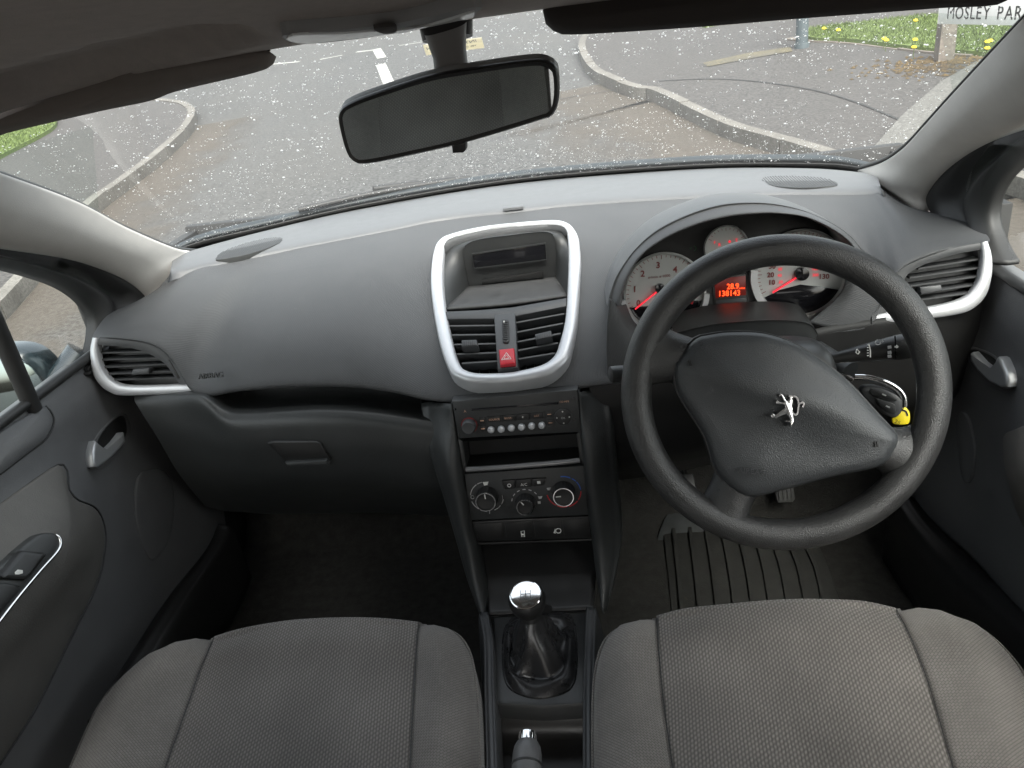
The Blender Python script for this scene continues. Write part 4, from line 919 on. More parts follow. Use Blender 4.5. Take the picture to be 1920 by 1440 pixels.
def tri(cx, cy, r, wdt, h0, h1, pl, mt, par):
    c = pl.uv(cx, cy); pl.stroke('warning_triangle', [c+V((math.sin(t), math.cos(t)-.15))*r for t in (0, 2*math.pi/3, 4*math.pi/3)], wdt, h0, h1, mt, par, uvs=True, closed=True)
tri(951, 674, .0085, .0013, .0078, .0084, BZ, WHITE, hz); tri(951, 675, .0045, .0010, .0078, .0084, BZ, WHITE, hz)
# ---- side vents
def side_vent(name, s, outer, inner, bez_o, bez_i, slats, knob, wheel, plane):
    v = thing('air_vent', plane.p0, name, 'air vent', 'dashboard air vents')
    ra, rb = spl([plane.at(*p) for p in outer], 50), spl([plane.at(*p) for p in inner], 50)
    n = plane.n; patch('silver_trim', [[p-n*.03 for p in ra], [p-n*.004 for p in ra], [p.lerp(q, .15)+n*.003 for p, q in zip(ra, rb)], [p.lerp(q, .6)+n*.005 for p, q in zip(ra, rb)], [p.lerp(q, .95)+n*.002 for p, q in zip(ra, rb)], [q-n*.012 for q in rb]], 70, 22, SILVER, v, sharp=60)
    ba, bb = spl([plane.at(*p) for p in bez_o], 40), spl([plane.at(*p) for p in bez_i], 40)
    patch('vent_bezel', [[p-n*.03 for p in ba], [p-n*.002 for p in ba], [p.lerp(q, .2)+n*.002 for p, q in zip(ba, bb)], [p.lerp(q, .9)+n*.001 for p, q in zip(ba, bb)], [q-n*.003 for q in bb], [q-n*.03 for q in bb]], 50, 20, MIDG, v, sharp=60)
    plane.plate('vent_back', outer+bez_o[::-1], -.055, -.036, BLACK, v, 0)
    for a, b in slats: slat(plane, a, b, -.008, .026, MIDG, v, tilt=.15, th=.0019)
    xs_ = [a[0] for a, b in slats]+[b[0] for a, b in slats]; x0, x1 = min(xs_), max(xs_)
    k = plane.plate('vent_knob', knob, -.016, .004, MIDG, v, .003)
    w_ = plane.plate('thumb_wheel', wheel, -.01, .003, BLACK, v, .001)
    return v
LV = Pl(P(255, 690, y=.488), (.12, -.93, .34), (1, .12, 0)); 
side_vent('curved air vent with silver edge beside the passenger door', -1, [(173, 633), (169, 660), (174, 700), (188, 723), (206, 736), (227, 742), (290, 741), (369, 738)], [(187, 633), (184, 655), (190, 686), (206, 710), (227, 721), (257, 723), (300, 722), (357, 719)],
          [(180, 633), (234, 635), (273, 641), (299, 652), (318, 668), (340, 696), (359, 722)], [(184, 647), (230, 650), (256, 655), (281, 664), (307, 680), (322, 698), (336, 720)],
          [((188, 662), (290, 659)), ((190, 675), (303, 671)), ((193, 689), (312, 683)), ((199, 702), (322, 696)), ((207, 713), (330, 708))], [(250, 692), (283, 689), (280, 701), (247, 704)], [(314, 675), (319, 674), (339, 709), (334, 710)], LV)
RV = Pl(P(1760, 530, y=.488), (-.12, -.93, .34), (1, -.12, 0))
vv = side_vent('curved air vent with silver edge beside the driver door', 1, [(1852, 452), (1860, 480), (1860, 517), (1849, 555), (1822, 581), (1785, 592), (1710, 602), (1626, 611)], [(1837, 455), (1840, 480), (1838, 505), (1830, 532), (1804, 559), (1747, 574), (1700, 580), (1639, 589)],
          [(1845, 453), (1785, 464), (1729, 480), (1700, 492), (1680, 506), (1660, 545), (1636, 595)], [(1839, 468), (1790, 477), (1745, 491), (1715, 505), (1700, 517), (1685, 545), (1660, 588)],
          [((1722, 504), (1836, 486)), ((1706, 521), (1838, 502)), ((1698, 538), (1836, 518)), ((1694, 553), (1832, 534)), ((1690, 567), (1822, 549))], [(1722, 538), (1764, 533), (1766, 545), (1726, 553)], [(1655, 560), (1662, 558), (1656, 575), (1650, 576)], RV)
# ---- lower dash, passenger side: shelf slot, glove box
G0 = [((252, 747), .475), ((330, 747), .462), ((378, 750), .45), ((417, 775), .44), ((452, 783), .435), ((594, 776), .43), ((700, 781), .43), ((812, 797), .43)]
G1 = [((262, 768), .462), ((338, 778), .452), ((390, 792), .44), ((422, 802), .43), ((460, 809), .425), ((594, 804), .42), ((700, 807), .42), ((818, 822), .42)]
G2 = [((295, 820), .46), ((360, 838), .445), ((400, 846), .435), ((430, 851), .43), ((470, 856), .425), ((600, 852), .42), ((700, 855), .42), ((830, 866), .42)]
G3 = [((335, 888), .49), ((390, 900), .47), ((430, 905), .46), ((470, 910), .455), ((520, 912), .45), ((620, 910), .445), ((720, 912), .445), ((850, 925), .445)]
G4 = [((385, 950), .56), ((420, 958), .55), ((450, 960), .55), ((490, 963), .55), ((540, 964), .55), ((640, 962), .55), ((730, 962), .55), ((870, 970), .55)]
gr = [[P(*p, y=y) for p, y in g] for g in (G0, G1, G2, G3, G4)]
sh = [[p+V((0, .02, .004)) for p in gr[0]]]
sh_b = [p+V((0, .10, -.006)) for p in gr[0]]; sh_t = [p+V((0, .11, .10)) for p in gr[0]]
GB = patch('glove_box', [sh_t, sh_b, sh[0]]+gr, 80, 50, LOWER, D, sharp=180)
gp = Pl(P(560, 845, y=.417), (0, -1, -.03))
gp.stroke('shelf_seam', [(455, 757), (530, 755), (640, 748), (730, 745), (770, 752)], .0018, -.09, -.088, MIDG, D, n=20)
gl_ = gp.plate('glove_box_latch', [(502, 829), (514, 826), (594, 826), (602, 830), (620, 860), (616, 866), (545, 868), (536, 862)], -.004, .004, BLACK, D, .002)
gp.plate('latch_lip', [(538, 861), (616, 856), (620, 866), (543, 869)], .0, .012, LOWER, gl_, .003)
# ---- lower dash, driver side
base = [((1105, 724), .44), ((1250, 702), .445), ((1400, 668), .455), ((1530, 630), .465), ((1640, 612), .475), ((1785, 594), .485), ((1840, 575), .50)]
b0_ = [P(*p, y=y) for p, y in base]
patch('knee_panel', [[p+V((0, .0, .012)) for p in b0_], [p+V((0, -.003, -.006)) for p in b0_], [p+V((0, .0, -.06)) for p in b0_], [p+V((0, .02, -.16)) for p in b0_], [p+V((0, .12, -.26)) for p in b0_]], 50, 30, BLACK, D, sharp=180)
# ---- instrument cluster
CLp = Pl((.33, .535, .91), (-.06, -.985, .17), (1, -.06, 0))
IC = thing('instrument_cluster', (.34, .53, .9), 'hooded instrument cluster with silver dials and red trip display', 'instruments')
CLp.plate('cluster_back', [(1150, 590), (1160, 530), (1190, 480), (1230, 445), (1303, 415), (1373, 398), (1457, 392), (1530, 402), (1590, 440), (1612, 480), (1605, 545), (1560, 605), (1500, 640), (1272, 660), (1190, 640)], -.03, -.014, BLACK, IC, .002, n=60)
CLp.plate('cluster_lower_trim', [(1280, 560), (1400, 505), (1440, 560), (1500, 600), (1530, 620), (1330, 640), (1270, 625), (1300, 600)], -.014, -.004, DARK, IC, .003)
HOOD = mat('hood_plastic', (.13, .133, .137), .5, bump=.1, scale=800, var=.06)
ho = [(1137, 570), (1143, 545), (1157, 510), (1190, 464), (1232, 427), (1289, 399), (1345, 382), (1401, 377), (1457, 381), (1514, 397), (1570, 425), (1606, 458), (1622, 490)]
hi_ = [(1163, 572), (1166, 550), (1178, 517), (1204, 478), (1247, 447), (1303, 422), (1360, 407), (1410, 401), (1457, 400), (1514, 408), (1568, 434), (1600, 462), (1612, 495)]
R_ = [P(a, b, y=.45) for a, b in hi_]; O_ = [P(a, b, y=.475) for a, b in ho]
cH = sum(R_, V((0, 0, 0)))/len(R_)
M_ = [p+V((0, .10, -.012)) for p in O_]; M2 = [p+V((0, .22, -.07)) for p in O_]; I_ = [p.lerp(cH, .03)+V((0, .03, -.002)) for p in R_]; I2 = [p.lerp(cH, .05)+V((0, .11, 0)) for p in R_]
mids = [p.lerp(q, .5)+(p-cH).normalized()*.004 for p, q in zip(O_, R_)]
patch('cluster_hood', [M2, M_, O_, mids, R_, I_, I2], 90, 50, HOOD, IC, sharp=180)
def ticks(pl, name, c, r, a0, a1, n, ln, wd, h, mt, par):
    vs = []; fs = []
    for i in range(n):
        t = math.radians(lerp(a0, a1, i/(n-1))); d = V((math.cos(t), math.sin(t))); e = V((-d.y, d.x))*wd/2; L = ln*(1.6 if i % 5 == 0 else 1)
        for q in (c+d*r-e, c+d*r+e, c+d*(r-L)+e, c+d*(r-L)-e): vs.append(pl.w(q, h))
        b = i*4; fs.append((b, b+1, b+2, b+3))
    o = mk(name, vs, fs, mt, par); o['kind'] = 'stuff'; return o
def gauge(cx, cy, r, name, h=0):
    g = CLp.lathe(name, cx, cy, [(r*.98, -.014+h), (r*1.02, .0+h), (r*.97, .003+h), (r*.95, -.002+h), (r*.3, -.002+h), (.0001, -.002+h)], DIAL, IC, seg=64); return g, CLp.uv(cx, cy)
# rev counter
g, c = gauge(1246, 549, .063, 'rev_counter')
CLp.arc('chrome_ring', 0, 0, .065, 185, 355, .008, -.006, .008, RING, g, 40, c=c)
CLp.plate('dark_segment', None, -.0018, -.0008, GLOSSB, g, .0001, uvs=[c+V((math.cos(t), math.sin(t)))*.0595 for t in (math.radians(lerp(200, 345, i/30)) for i in range(31))])
ticks(CLp, 'tick_marks', c, .0595, 200, 20, 26, .004, .0009, -.0012, DIALN, g)
for k, (a, b) in enumerate([(1197, 569), (1190, 543), (1205, 514), (1234, 498), (1266, 506)]): CLp.text('numeral', str(k), a, b, .0135, -.001, DIALN, g, rot=-.06, bold=.0003)
CLp.text('caption', 'tr/min x 1000', 1236, 519, .0062, -.001, DIALN, g, rot=.03)
CLp.lathe('needle_hub', 1238, 541, [(.008, -.002), (.0075, .005), (.0001, .006)], GLOSSB, g, seg=24); CLp.stroke('needle', [(1236, 543), (1191, 579)], .0022, .002, .004, REDL, g)
tr = CLp.uv(1296, 562); CLp.plate('red_zone', None, -.0008, -.0002, REDP, g, .0001, uvs=[tr+V((.006, .012)), tr+V((-.008, -.002)), tr+V((.002, -.008))])
# speedometer
g, c = gauge(1501, 513, .0665, 'speedometer')
CLp.arc('chrome_ring', 0, 0, .0695, 170, 390, .010, -.006, .009, RING, g, 50, c=c)
CLp.plate('dark_segment', None, -.0018, -.0006, GLOSSB, g, .0001, uvs=[c+V((math.cos(t), math.sin(t)))*.063 for t in (math.radians(lerp(212, 332, i/30)) for i in range(31))]+[c+V((.03, -.023)), c+V((0, -.017)), c+V((-.03, -.023))])
ticks(CLp, 'tick_marks', c, .063, 205, -10, 40, .004, .0009, -.001, DIALN, g)
for s_, a, b in (('10', 1447, 530), ('20', 1445, 516), ('30', 1448, 500), ('40', 1457, 487), ('120', 1545, 503), ('130', 1545, 519), ('110', 1540, 488)): CLp.text('numeral', s_, a, b, .0105, -.0008, DIALN, g, rot=-.04, bold=.0003)
for s_, a, b in (('20', 1464, 529), ('40', 1462, 517), ('60', 1463, 505), ('80', 1469, 494), ('km/h', 1494, 490), ('200', 1529, 516), ('180', 1528, 505), ('160', 1523, 495)): CLp.text('small_numeral', s_, a, b, .0062, -.0008, REDL, g, rot=-.04)
CLp.lathe('needle_hub', 1503, 513, [(.0105, -.002), (.010, .006), (.0001, .0075)], GLOSSB, g, seg=28); CLp.stroke('needle', [(1496, 518), (1448, 548)], .0024, .002, .004, REDL, g)
# small top gauge
g, c = gauge(1362, 464, .033, 'fuel_gauge', h=.002); CLp.arc('chrome_ring', 0, 0, .0335, 60, 200, .002, .0, .005, CHROME, g, 30, c=c)
ticks(CLp, 'tick_marks', c, .030, 150, 30, 11, .003, .0007, .001, DIALN, g); CLp.lathe('fuel_lamp', 1368, 453, [(.002, 0), (.0015, .002)], REDL, g, seg=12)
for a, b, s_ in ((1340, 455, 'F'), (1349, 459, 'R'), (1381, 450, 'E')): CLp.text('letter', s_, a, b, .007, .0012, REDL, g)
# small green light symbol
CLp.arc('light_symbol', 1302, 468, .0035, -90, 90, .0012, -.013, -.012, GREEN, IC, 10); CLp.text('light_symbol', '=', 1296, 468, .008, -.012, GREEN, IC)
# trip display
lf = CLp.plate('display_frame', [(1333, 522), (1400, 512), (1404, 592), (1342, 600)], -.010, .0, DARK, IC, .002)
lc = CLp.plate('trip_display', [(1339, 524), (1398, 517), (1399, 553), (1342, 559)], -.004, .001, LCD, IC, .0005)
CLp.text('trip_digits', '28.9', 1374, 537, .012, .0013, LCDT, lc, rot=-.02, bold=.0002, sx=.9); CLp.text('trip_unit', 'miles', 1391, 540, .0045, .0013, LCDT, lc)
CLp.text('odometer_digits', '138143', 1367, 550, .012, .0013, LCDT, lc, rot=-.03, bold=.0002, sx=.95)
CLp.plate('blank_display', [(1343, 564), (1399, 558), (1401, 584), (1344, 592)], -.004, .0012, MIDG, IC, .0005)
for a, b in ((1321, 587), (1427, 575)): CLp.lathe('reset_knob', a, b, [(.004, -.005), (.0038, .006), (.003, .008), (.0001, .0085)], BLACK, IC, seg=18)
# lip under the cluster, in front of the column
lip = [P(a, b, y=y) for a, b, y in [(1262, 622, .47), (1330, 606, .46), (1401, 599, .455), (1460, 597, .455), (1510, 602, .46), (1528, 616, .465), (1534, 632, .47)]]
patch('cluster_lip', [[p+V((0, .06, .004)) for p in lip], lip, [p+V((0, -.004, -.006)) for p in lip], [p+V((0, -.002, -.05)) for p in lip]], 40, 16, DARK, IC, sharp=60)

# flat cheeks closing the cluster on both sides
sR = [[P(a, b, y=y) for a, b, y in r] for r in ([(1608, 462, .47), (1630, 480, .475), (1672, 512, .49)], [(1590, 500, .485), (1612, 515, .48), (1660, 545, .485)], [(1578, 545, .485), (1600, 555, .475), (1645, 580, .478)], [(1545, 580, .48), (1580, 590, .47), (1634, 602, .475)], [(1515, 604, .475), (1560, 614, .468), (1632, 614, .475)])]
patch('cluster_cheek', sR, 20, 24, PAD, IC, solid=.004, sharp=180)
sL = [[P(a, b, y=y) for a, b, y in r] for r in ([(1146, 560, .445), (1160, 572, .46), (1174, 570, .50)], [(1140, 600, .44), (1165, 600, .45), (1190, 604, .50)], [(1138, 650, .437), (1180, 640, .45), (1225, 628, .49)], [(1140, 710, .436), (1200, 690, .45), (1275, 632, .47)])]
patch('cluster_cheek', sL, 20, 24, PAD, IC, solid=.004, sharp=180)
# ================================================================== centre stack
ST = Pl((0, .41, .80), (0, -.993, .118))
CS = thing('centre_console', (0, .25, .30), 'black centre console running from the dashboard back between the seats', 'console')
# struts
def strut(inner, outer, crest, name):
    a = spl([P(x, y, y=d) for x, y, d in inner], 30); b = spl([P(x, y, y=d) for x, y, d in outer], 30)
    m1 = [p.lerp(q, .3)+V((0, -crest*sstep(-2, 9, i), 0)) for i, (p, q) in enumerate(zip(a, b))]; m2 = [p.lerp(q, .75)+V((0, -crest*.8*sstep(-2, 9, i), 0)) for i, (p, q) in enumerate(zip(a, b))]
    patch(name, [[p+V((0, .04, 0)) for p in a], a, m1, m2, b, [p+V((0, .10, 0)) for p in b]], 40, 30, LOWER, CS, sharp=180, solid=.003)
strut([(848, 756, .42), (866, 878, .395), (882, 975, .385), (891, 1013, .38), (903, 1080, .36), (913, 1140, .32)], [(788, 752, .47), (804, 838, .43), (834, 933, .42), (858, 1015, .40), (877, 1080, .37), (903, 1150, .325)], .022, 'side_strut')
strut([(1084, 735, .42), (1092, 840, .395), (1103, 960, .385), (1110, 1010, .38), (1118, 1080, .36), (1126, 1132, .33)], [(1140, 722, .47), (1150, 800, .43), (1160, 900, .42), (1167, 1000, .40), (1155, 1075, .37), (1137, 1138, .335)], .018, 'side_strut')
# body behind the modules
vs = [ST.at(845, 740, -.03), ST.at(1086, 718, -.03), ST.at(1112, 1012, -.03), ST.at(890, 1018, -.03)]
ST.plate('stack_body', [(843, 738), (1088, 716), (1114, 1014), (888, 1020)], -.12, -.062, BLACK, CS, .001)
# radio
RD = thing('radio', ST.at(968, 785), 'black car radio with six silver buttons below the centre vents', 'radio')
ST.plate('radio_body', [(847, 752), (1083, 730), (1090, 811), (859, 823)], -.06, .0, DARK, RD, .003)
ST.plate('disc_slot', [(884, 766), (1047, 754), (1047, 758), (884, 770)], -.002, .0012, GLOSSB, RD, .0003)
ST.lathe('volume_knob', 880, 797, [(.0115, -.001), (.011, .010), (.0095, .0125), (.005, .0118), (.0001, .0115)], MIDG, RD, seg=36); ST.arc('knob_ring', 880, 797, .0122, 0, 359.9, .0012, -.001, .0016, mat('ring_red', (.22, .02, .02), .5), RD, 40)
ST.text('eject_mark', 'A', 872, 771, .006, .0008, PALEO, RD)
for i, (a, b) in enumerate([(921, 805), (940, 804), (959, 802), (978, 800), (997, 798), (1016, 797)]): 
    ST.lathe('preset_button', a, b, [(.0056, -.001), (.0056, .003), (.004, .0052), (.0001, .006)], SILVER, RD, seg=20)
for i in range(4):
    a, b = 927+i*26.5, 785.5-i*2.3; kb = ST.rect('source_key', a, b, .021, .0095, -.001, .0022, BLACK, RD, .0008, rot=0)
    ST.text('key_print', ('SOURCE', 'BAND', 'd', 'LIST')[i], a, b, .0045, .0026, (PALEO, PALEO, WHITE, PALEO)[i], kb)
for i, b in enumerate((788, 803)):
    kb = ST.rect('small_key', 904+i*1.5, b, .0095, .010, -.001, .0018, BLACK, RD, .0006); ST.rect('key_print', 904+i*1.5, b, .0055, .0016, .0017, .0022, PALEO, kb, .0001)
for i, b in enumerate((776, 792)):
    kb = ST.rect('small_key', 1030+i*2, b, .009, .009, -.001, .0018, BLACK, RD, .0006); ST.rect('key_print', 1030+i*2, b, .006, .0014, .0017, .0022, PALEO, kb, .0001)
dpd = ST.lathe('direction_pad', 1056, 781, [(.0135, -.001), (.013, .0028), (.011, .0036), (.0001, .0036)], BLACK, RD, seg=36); ST.arc('pad_ring', 1056, 781, .0132, 0, 359.9, .0009, .001, .0034, MIDG, RD, 40)
for a in range(4): c = ST.uv(1056, 781)+V((math.cos(a*math.pi/2), math.sin(a*math.pi/2)))*.0095; ST.plate('pad_arrow', None, .0034, .004, WHITE, dpd, .0001, uvs=[c+V((.0014, 0)), c+V((0, .0014)), c+V((-.0014, 0)), c+V((0, -.0014))])
ST.text('pad_print', 'OK', 1056, 782, .0045, .0039, GREYP, dpd); ST.text('disc_mark', 'CD MP3', 1058, 753, .0042, .0008, PALEO, RD)
for a, b in ((854, 767), (1075, 746), (1077, 787)): ST.lathe('removal_hole', a, b, [(.0016, -.001), (.0016, .0006)], GLOSSB, RD, seg=12)
# storage slot
SLT = [(866, 829), (1082, 813), (1086, 861), (873, 877)]; F_ = [ST.at(*p) for p in SLT]; B_ = [p-ST.n*.055+V((0, 0, -.004)) for p in F_]
mk('storage_slot', F_+B_, [(0, 1, 5, 4), (1, 2, 6, 5), (2, 3, 7, 6), (3, 0, 4, 7), (4, 5, 6, 7)], mat('slot_black', (.012, .012, .012), .6), CS, sharp=30)
for px in ([(858, 822), (867, 828), (874, 877), (870, 890)], [(1089, 810), (1081, 813), (1086, 862), (1096, 873)]): ST.plate('slot_cheek', px, -.04, -.001, DARK, CS, .001)
tube('slot_lip', [ST.at(874, 880, .0), ST.at(930, 877, .002), ST.at(1030, 869, .002), ST.at(1087, 863, .0)], .0042, mat('lip_satin', (.22, .22, .225), .3, metal=.4), CS, n=20, seg=12)
# heater controls
HP = thing('heater_panel', ST.at(990, 930), 'black heater control panel with three round knobs', 'heater controls')
ST.plate('panel', [(870, 889), (1095, 873), (1107, 966), (882, 976)], -.05, .0, DARK, HP, .002)
def knob(a, b, r, ang):
    rg = 36
    k = ST.lathe('knob', a, b, [(r*1.12, -.001), (r*1.1, .006), (r*1.0, .016), (r*.97, .018), (r*.9, .0185), (r*.85, .016), (r*.3, .015), (.0001, .015)], BLACK, HP, seg=72, fn=lambda i, h: 1+(.03 if (i//2) % 2 and .001 < h < .0165 else 0), sharp=25)
    c = ST.uv(a, b); ST.arc('knob_ring', a, b, r*.94, 0, 359.9, .0012, .0178, .0192, CHROME, k, 40)
    d = V((math.cos(ang), math.sin(ang))); ST.stroke('knob_pointer', [c+d*r*.25, c+d*r*.75], .0016, .0148, .0158, WHITE, k, uvs=True)
    return k
knob(913, 931, .0165, math.radians(92)); knob(986, 941, .0140, math.radians(125)); knob(1057, 922, .0165, math.radians(180))
def dial_arc(a, b, r, a0, a1, mt, n=20, wd=.0011): ST.arc('dial_arc', a, b, r, a0, a1, wd, -.001, .0008, mt, HP, n)
for a0, a1 in ((100, 118), (122, 170), (195, 232), (240, 262), (290, 318), (325, 345)): dial_arc(913, 931, .0265, a0, a1, GREYP, 10)
for i in range(7): t0 = 172-i*25; dial_arc(986, 941, .0225, t0, t0-12, GREYP, 6)
for a0, a1 in ((95, 62), (56, 40), (36, 5)): dial_arc(1057, 922, .027, a0, a1, BLUE, 12, .0015)
for a0, a1 in ((-2, -36), (-42, -78), (-84, -118), (-122, -172)): dial_arc(1057, 922, .027, a0, a1, REDP, 12, .0017)
ST.plate('screen_symbol', [(905, 904), (916, 903), (914, 909), (908, 910)], -.001, .0008, WHITE, HP, .0001); ST.plate('screen_symbol', [(1025, 915), (1033, 914), (1031, 919), (1027, 919)], -.001, .0008, GREYP, HP, .0001); ST.plate('screen_symbol', [(1010, 931), (1017, 930), (1015, 935), (1011, 935)], -.001, .0008, GREYP, HP, .0001)
ST.arc('face_symbol', 886, 932, .0028, 20, 340, .0009, -.001, .0008, GREYP, HP, 14); ST.text('feet_symbol', 'j', 942, 931, .009, .0006, GREYP, HP); ST.text('feet_symbol', 'j', 918, 958, .009, .0006, GREYP, HP); ST.rect('rear_symbol', 1011, 942, .0045, .0045, -.001, .0008, GREYP, HP, .0001)
for px, pr in (([(941, 900), (966, 898), (967, 914), (947, 916)], 'a'), ([(968, 898), (996, 896), (998, 911), (969, 913)], 'A/C'), ([(998, 896), (1024, 895), (1020, 908), (1000, 911)], 'r')):
    kb = ST.plate('push_button', px, -.001, .004, BLACK, HP, .0012); cx, cy = sum(p[0] for p in px)/4, sum(p[1] for p in px)/4
    if pr == 'A/C': ST.text('button_print', pr, cx, cy+2, .0065, .0044, WHITE, kb)
    elif pr == 'a': ST.arc('button_print', cx, cy+1, .0026, 0, 359, .0011, .0038, .0045, WHITE, kb, 16)
    else: ST.rect('button_print', cx, cy, .0052, .0048, .0038, .0045, WHITE, kb, .0002)
# switch row
SWP = thing('switch_panel', ST.at(998, 992), 'row of black switches below the heater knobs', 'switches')
ST.plate('panel', [(883, 979), (1108, 968), (1112, 1010), (892, 1017)], -.05, -.001, BLACK, SWP, .002)
for i in range(4):
    x0 = lerp(895, 1060, i/4+.0)+14*i*.35; 
    px = [(892+i*54, 982-i*2.6), (942+i*54, 979.5-i*2.6), (944+i*54, 1007-i*1.5), (896+i*54, 1010-i*1.5)]; kb = ST.plate('switch', px, -.002, .0002, BLACK, SWP, .0006)
    if i == 1: ST.stroke('lock_symbol', [(977, 996), (983, 995), (984, 1006), (978, 1006)], .0014, .0001, .0008, WHITE, kb, closed=True); ST.rect('lock_symbol', 980.5, 1002, .003, .003, .0001, .0008, WHITE, kb, .0001)
    if i == 2: ST.arc('alarm_symbol', 1047, 995, .0042, 0, 359, .0011, .0001, .0008, WHITE, kb, 20); ST.plate('alarm_symbol', [(1041, 990), (1042, 1000), (1038, 999)], .0001, .0008, WHITE, kb, .0001)
# front bin sloping to the console deck
q0, q1 = ST.at(890, 1017, -.01), ST.at(1113, 1010, -.01); CZ = .462
e0, e1 = P(924, 1155, z=CZ), P(1101, 1145, z=CZ)
patch('front_bin', [[q0+V((-.02, .0, .0)), q1+V((.02, 0, 0))], [q0+V((-.02, .06, -.03)), q1+V((.02, .06, -.03))], [q0.lerp(e0, .6)+V((-.01, .03, -.02)), q1.lerp(e1, .6)+V((.01, .03, -.02))], [e0+V((-.01, 0, 0)), e1+V((.01, 0, 0))]], 20, 24, BLACK, CS, solid=.004, sharp=60)
# deck
dk = [(924, 1155), (1101, 1146), (1103, 1230), (1102, 1318), (1015, 1324), (928, 1318), (925, 1230)]
DK = Pl((0, .2, CZ), (0, 0, 1)); DK.plate('console_deck', dk, -.03, .0, DARK, CS, .006)
DK.stroke('deck_seam', [(926, 1158), (948, 1153), (1020, 1149), (1098, 1147)], .0012, -.001, .0006, BLACK, CS, n=14)
DK.plate('gaiter_frame', [(943, 1190), (955, 1165), (985, 1155), (1055, 1150), (1075, 1160), (1082, 1190), (1083, 1250), (1076, 1285), (1055, 1302), (1010, 1311), (970, 1302), (948, 1282), (941, 1240)], -.004, .004, GAITER, CS, .003, n=60)
# rails and flanks
for s, pi in ((-1, [(903, 1150), (912, 1200), (914, 1300), (918, 1440), (920, 1560)]), (1, [(1112, 1140), (1110, 1200), (1108, 1300), (1109, 1440), (1110, 1560)])):
    a = spl([P(x, y, z=CZ+.012) for x, y in pi], 20); w_ = .011*s
    patch('side_rail', [[p+V((-w_*1.2, 0, -.05)) for p in a], [p+V((-w_, 0, -.001)) for p in a], [p+V((-w_*.5, 0, .002)) for p in a], [p+V((w_*.1, 0, 0)) for p in a], [p+V((w_*.7, 0, -.02)) for p in a], [p+V((w_*2.2, 0, -.18)) for p in a]], 40, 24, MIDG, CS, sharp=180, solid=.002)
tr0 = [P(926, 1330, z=CZ-.01), P(1102, 1330, z=CZ-.01)]
patch('handbrake_tray', [[P(926, 1316, z=CZ-.004), P(1104, 1316, z=CZ-.004)], [P(926, 1345, z=CZ-.05), P(1104, 1345, z=CZ-.05)], [V((-.085, .08, CZ-.085)), V((.10, .08, CZ-.085))], [V((-.085, -.35, CZ-.085)), V((.10, -.35, CZ-.085))]], 12, 30, BLACK, CS, solid=.004, sharp=60)
# ---- gear lever
GL = thing('gear_lever', (0, .222, CZ), 'gear lever with chrome topped ball knob and black leather gaiter', 'gear lever')
kc = V((.0, .224, .578)); kn = V((.0, -.30, .95)); KP = Pl(kc, kn, (1, 0, 0))
kc0 = KP.uv(988, 1124); 
KP.lathe('knob', 988, 1124, [(.011, -.045), (.0125, -.034), (.019, -.026), (.0255, -.012), (.027, .0), (.0255, .008), (.0225, .0125), (.021, .0135)], BLACK, GL, seg=48)
cap = KP.lathe('knob_cap', 987, 1117, [(.0235, .010), (.0232, .0138), (.0218, .0146), (.0208, .0140), (.0198, .0142), (.012, .0148), (.0001, .0151)], CHROME, GL, seg=48, c=KP.uv(988, 1124))
shift = KP.uv(988, 1124)
for u_ in (-.007, 0, .007): KP.stroke('gate_line', [shift+V((u_, .006)), shift+V((u_, -.006))], .0008, .0140, .0156, DARK, cap, uvs=True)
KP.stroke('gate_line', [shift+V((-.007, 0)), shift+V((.007, 0))], .0008, .0140, .0157, DARK, cap, uvs=True)
ng = 72; base_px = [(946, 1192), (958, 1168), (986, 1158), (1052, 1154), (1072, 1163), (1079, 1190), (1080, 1250), (1073, 1283), (1053, 1299), (1010, 1307), (972, 1299), (951, 1280), (944, 1240)]
bl_ = spl([DK.at(*p, h=.003) for p in base_px], ng, True); neck = V((.002, .224, .538)); rows = []
prof = [(0, 0, 0), (.10, .010, .3), (.22, .013, .9), (.34, .004, 1), (.46, .012, 1), (.60, .034, .9), (.74, .050, .7), (.86, .062, .4), (.95, .071, .15), (1.0, .076, 0)]
bc = sum(bl_, V((0, 0, 0)))/ng
for f_, h, wv in prof:
    r = []
    for i, p in enumerate(bl_):
        th = 2*math.pi*i/ng; nk = neck+V((math.cos(th), math.sin(th), 0))*0
        d = (p-bc); tgt = neck+d.normalized()*.017; tgt.z = bc.z
        q = p.lerp(tgt, f_**.85); q.z = bc.z+h
        wr = (math.sin(5*th+1.3+f_*4)*.5+math.sin(3*th-f_*6)*.6+math.sin(8*th+f_*3)*.3+noise.noise(V((math.cos(th)*2, math.sin(th)*2, f_*5))))*.0045*wv
        q += d.normalized()*wr+V((0, 0, wr*.9)); r.append(q)
    rows.append(r)
v2, f2, _ = grid([cr for cr in rows], True); g_ = mk('gaiter', v2, f2, GAITER, GL, sharp=180); g_.modifiers.new('sub', 'SUBSURF').render_levels = 2
tube('neck', [neck+V((0, 0, -.004)), neck+V((0, .0, .012)), kc-KP.n*.02], [.0175, .015, .012], BLACK, GL, seg=24, n=6)
for k in range(3): tube('stitch', [neck+V((-.006+k*.004, -.0175, .0)), neck+V((-.006+k*.004, -.019, -.012))], .0009, GREYP, GL, seg=6)
tube('reverse_collar', [P(1010, 1140, y=.235), P(1030, 1142, y=.25)], [.010, .006], BLACK, GL, seg=12)
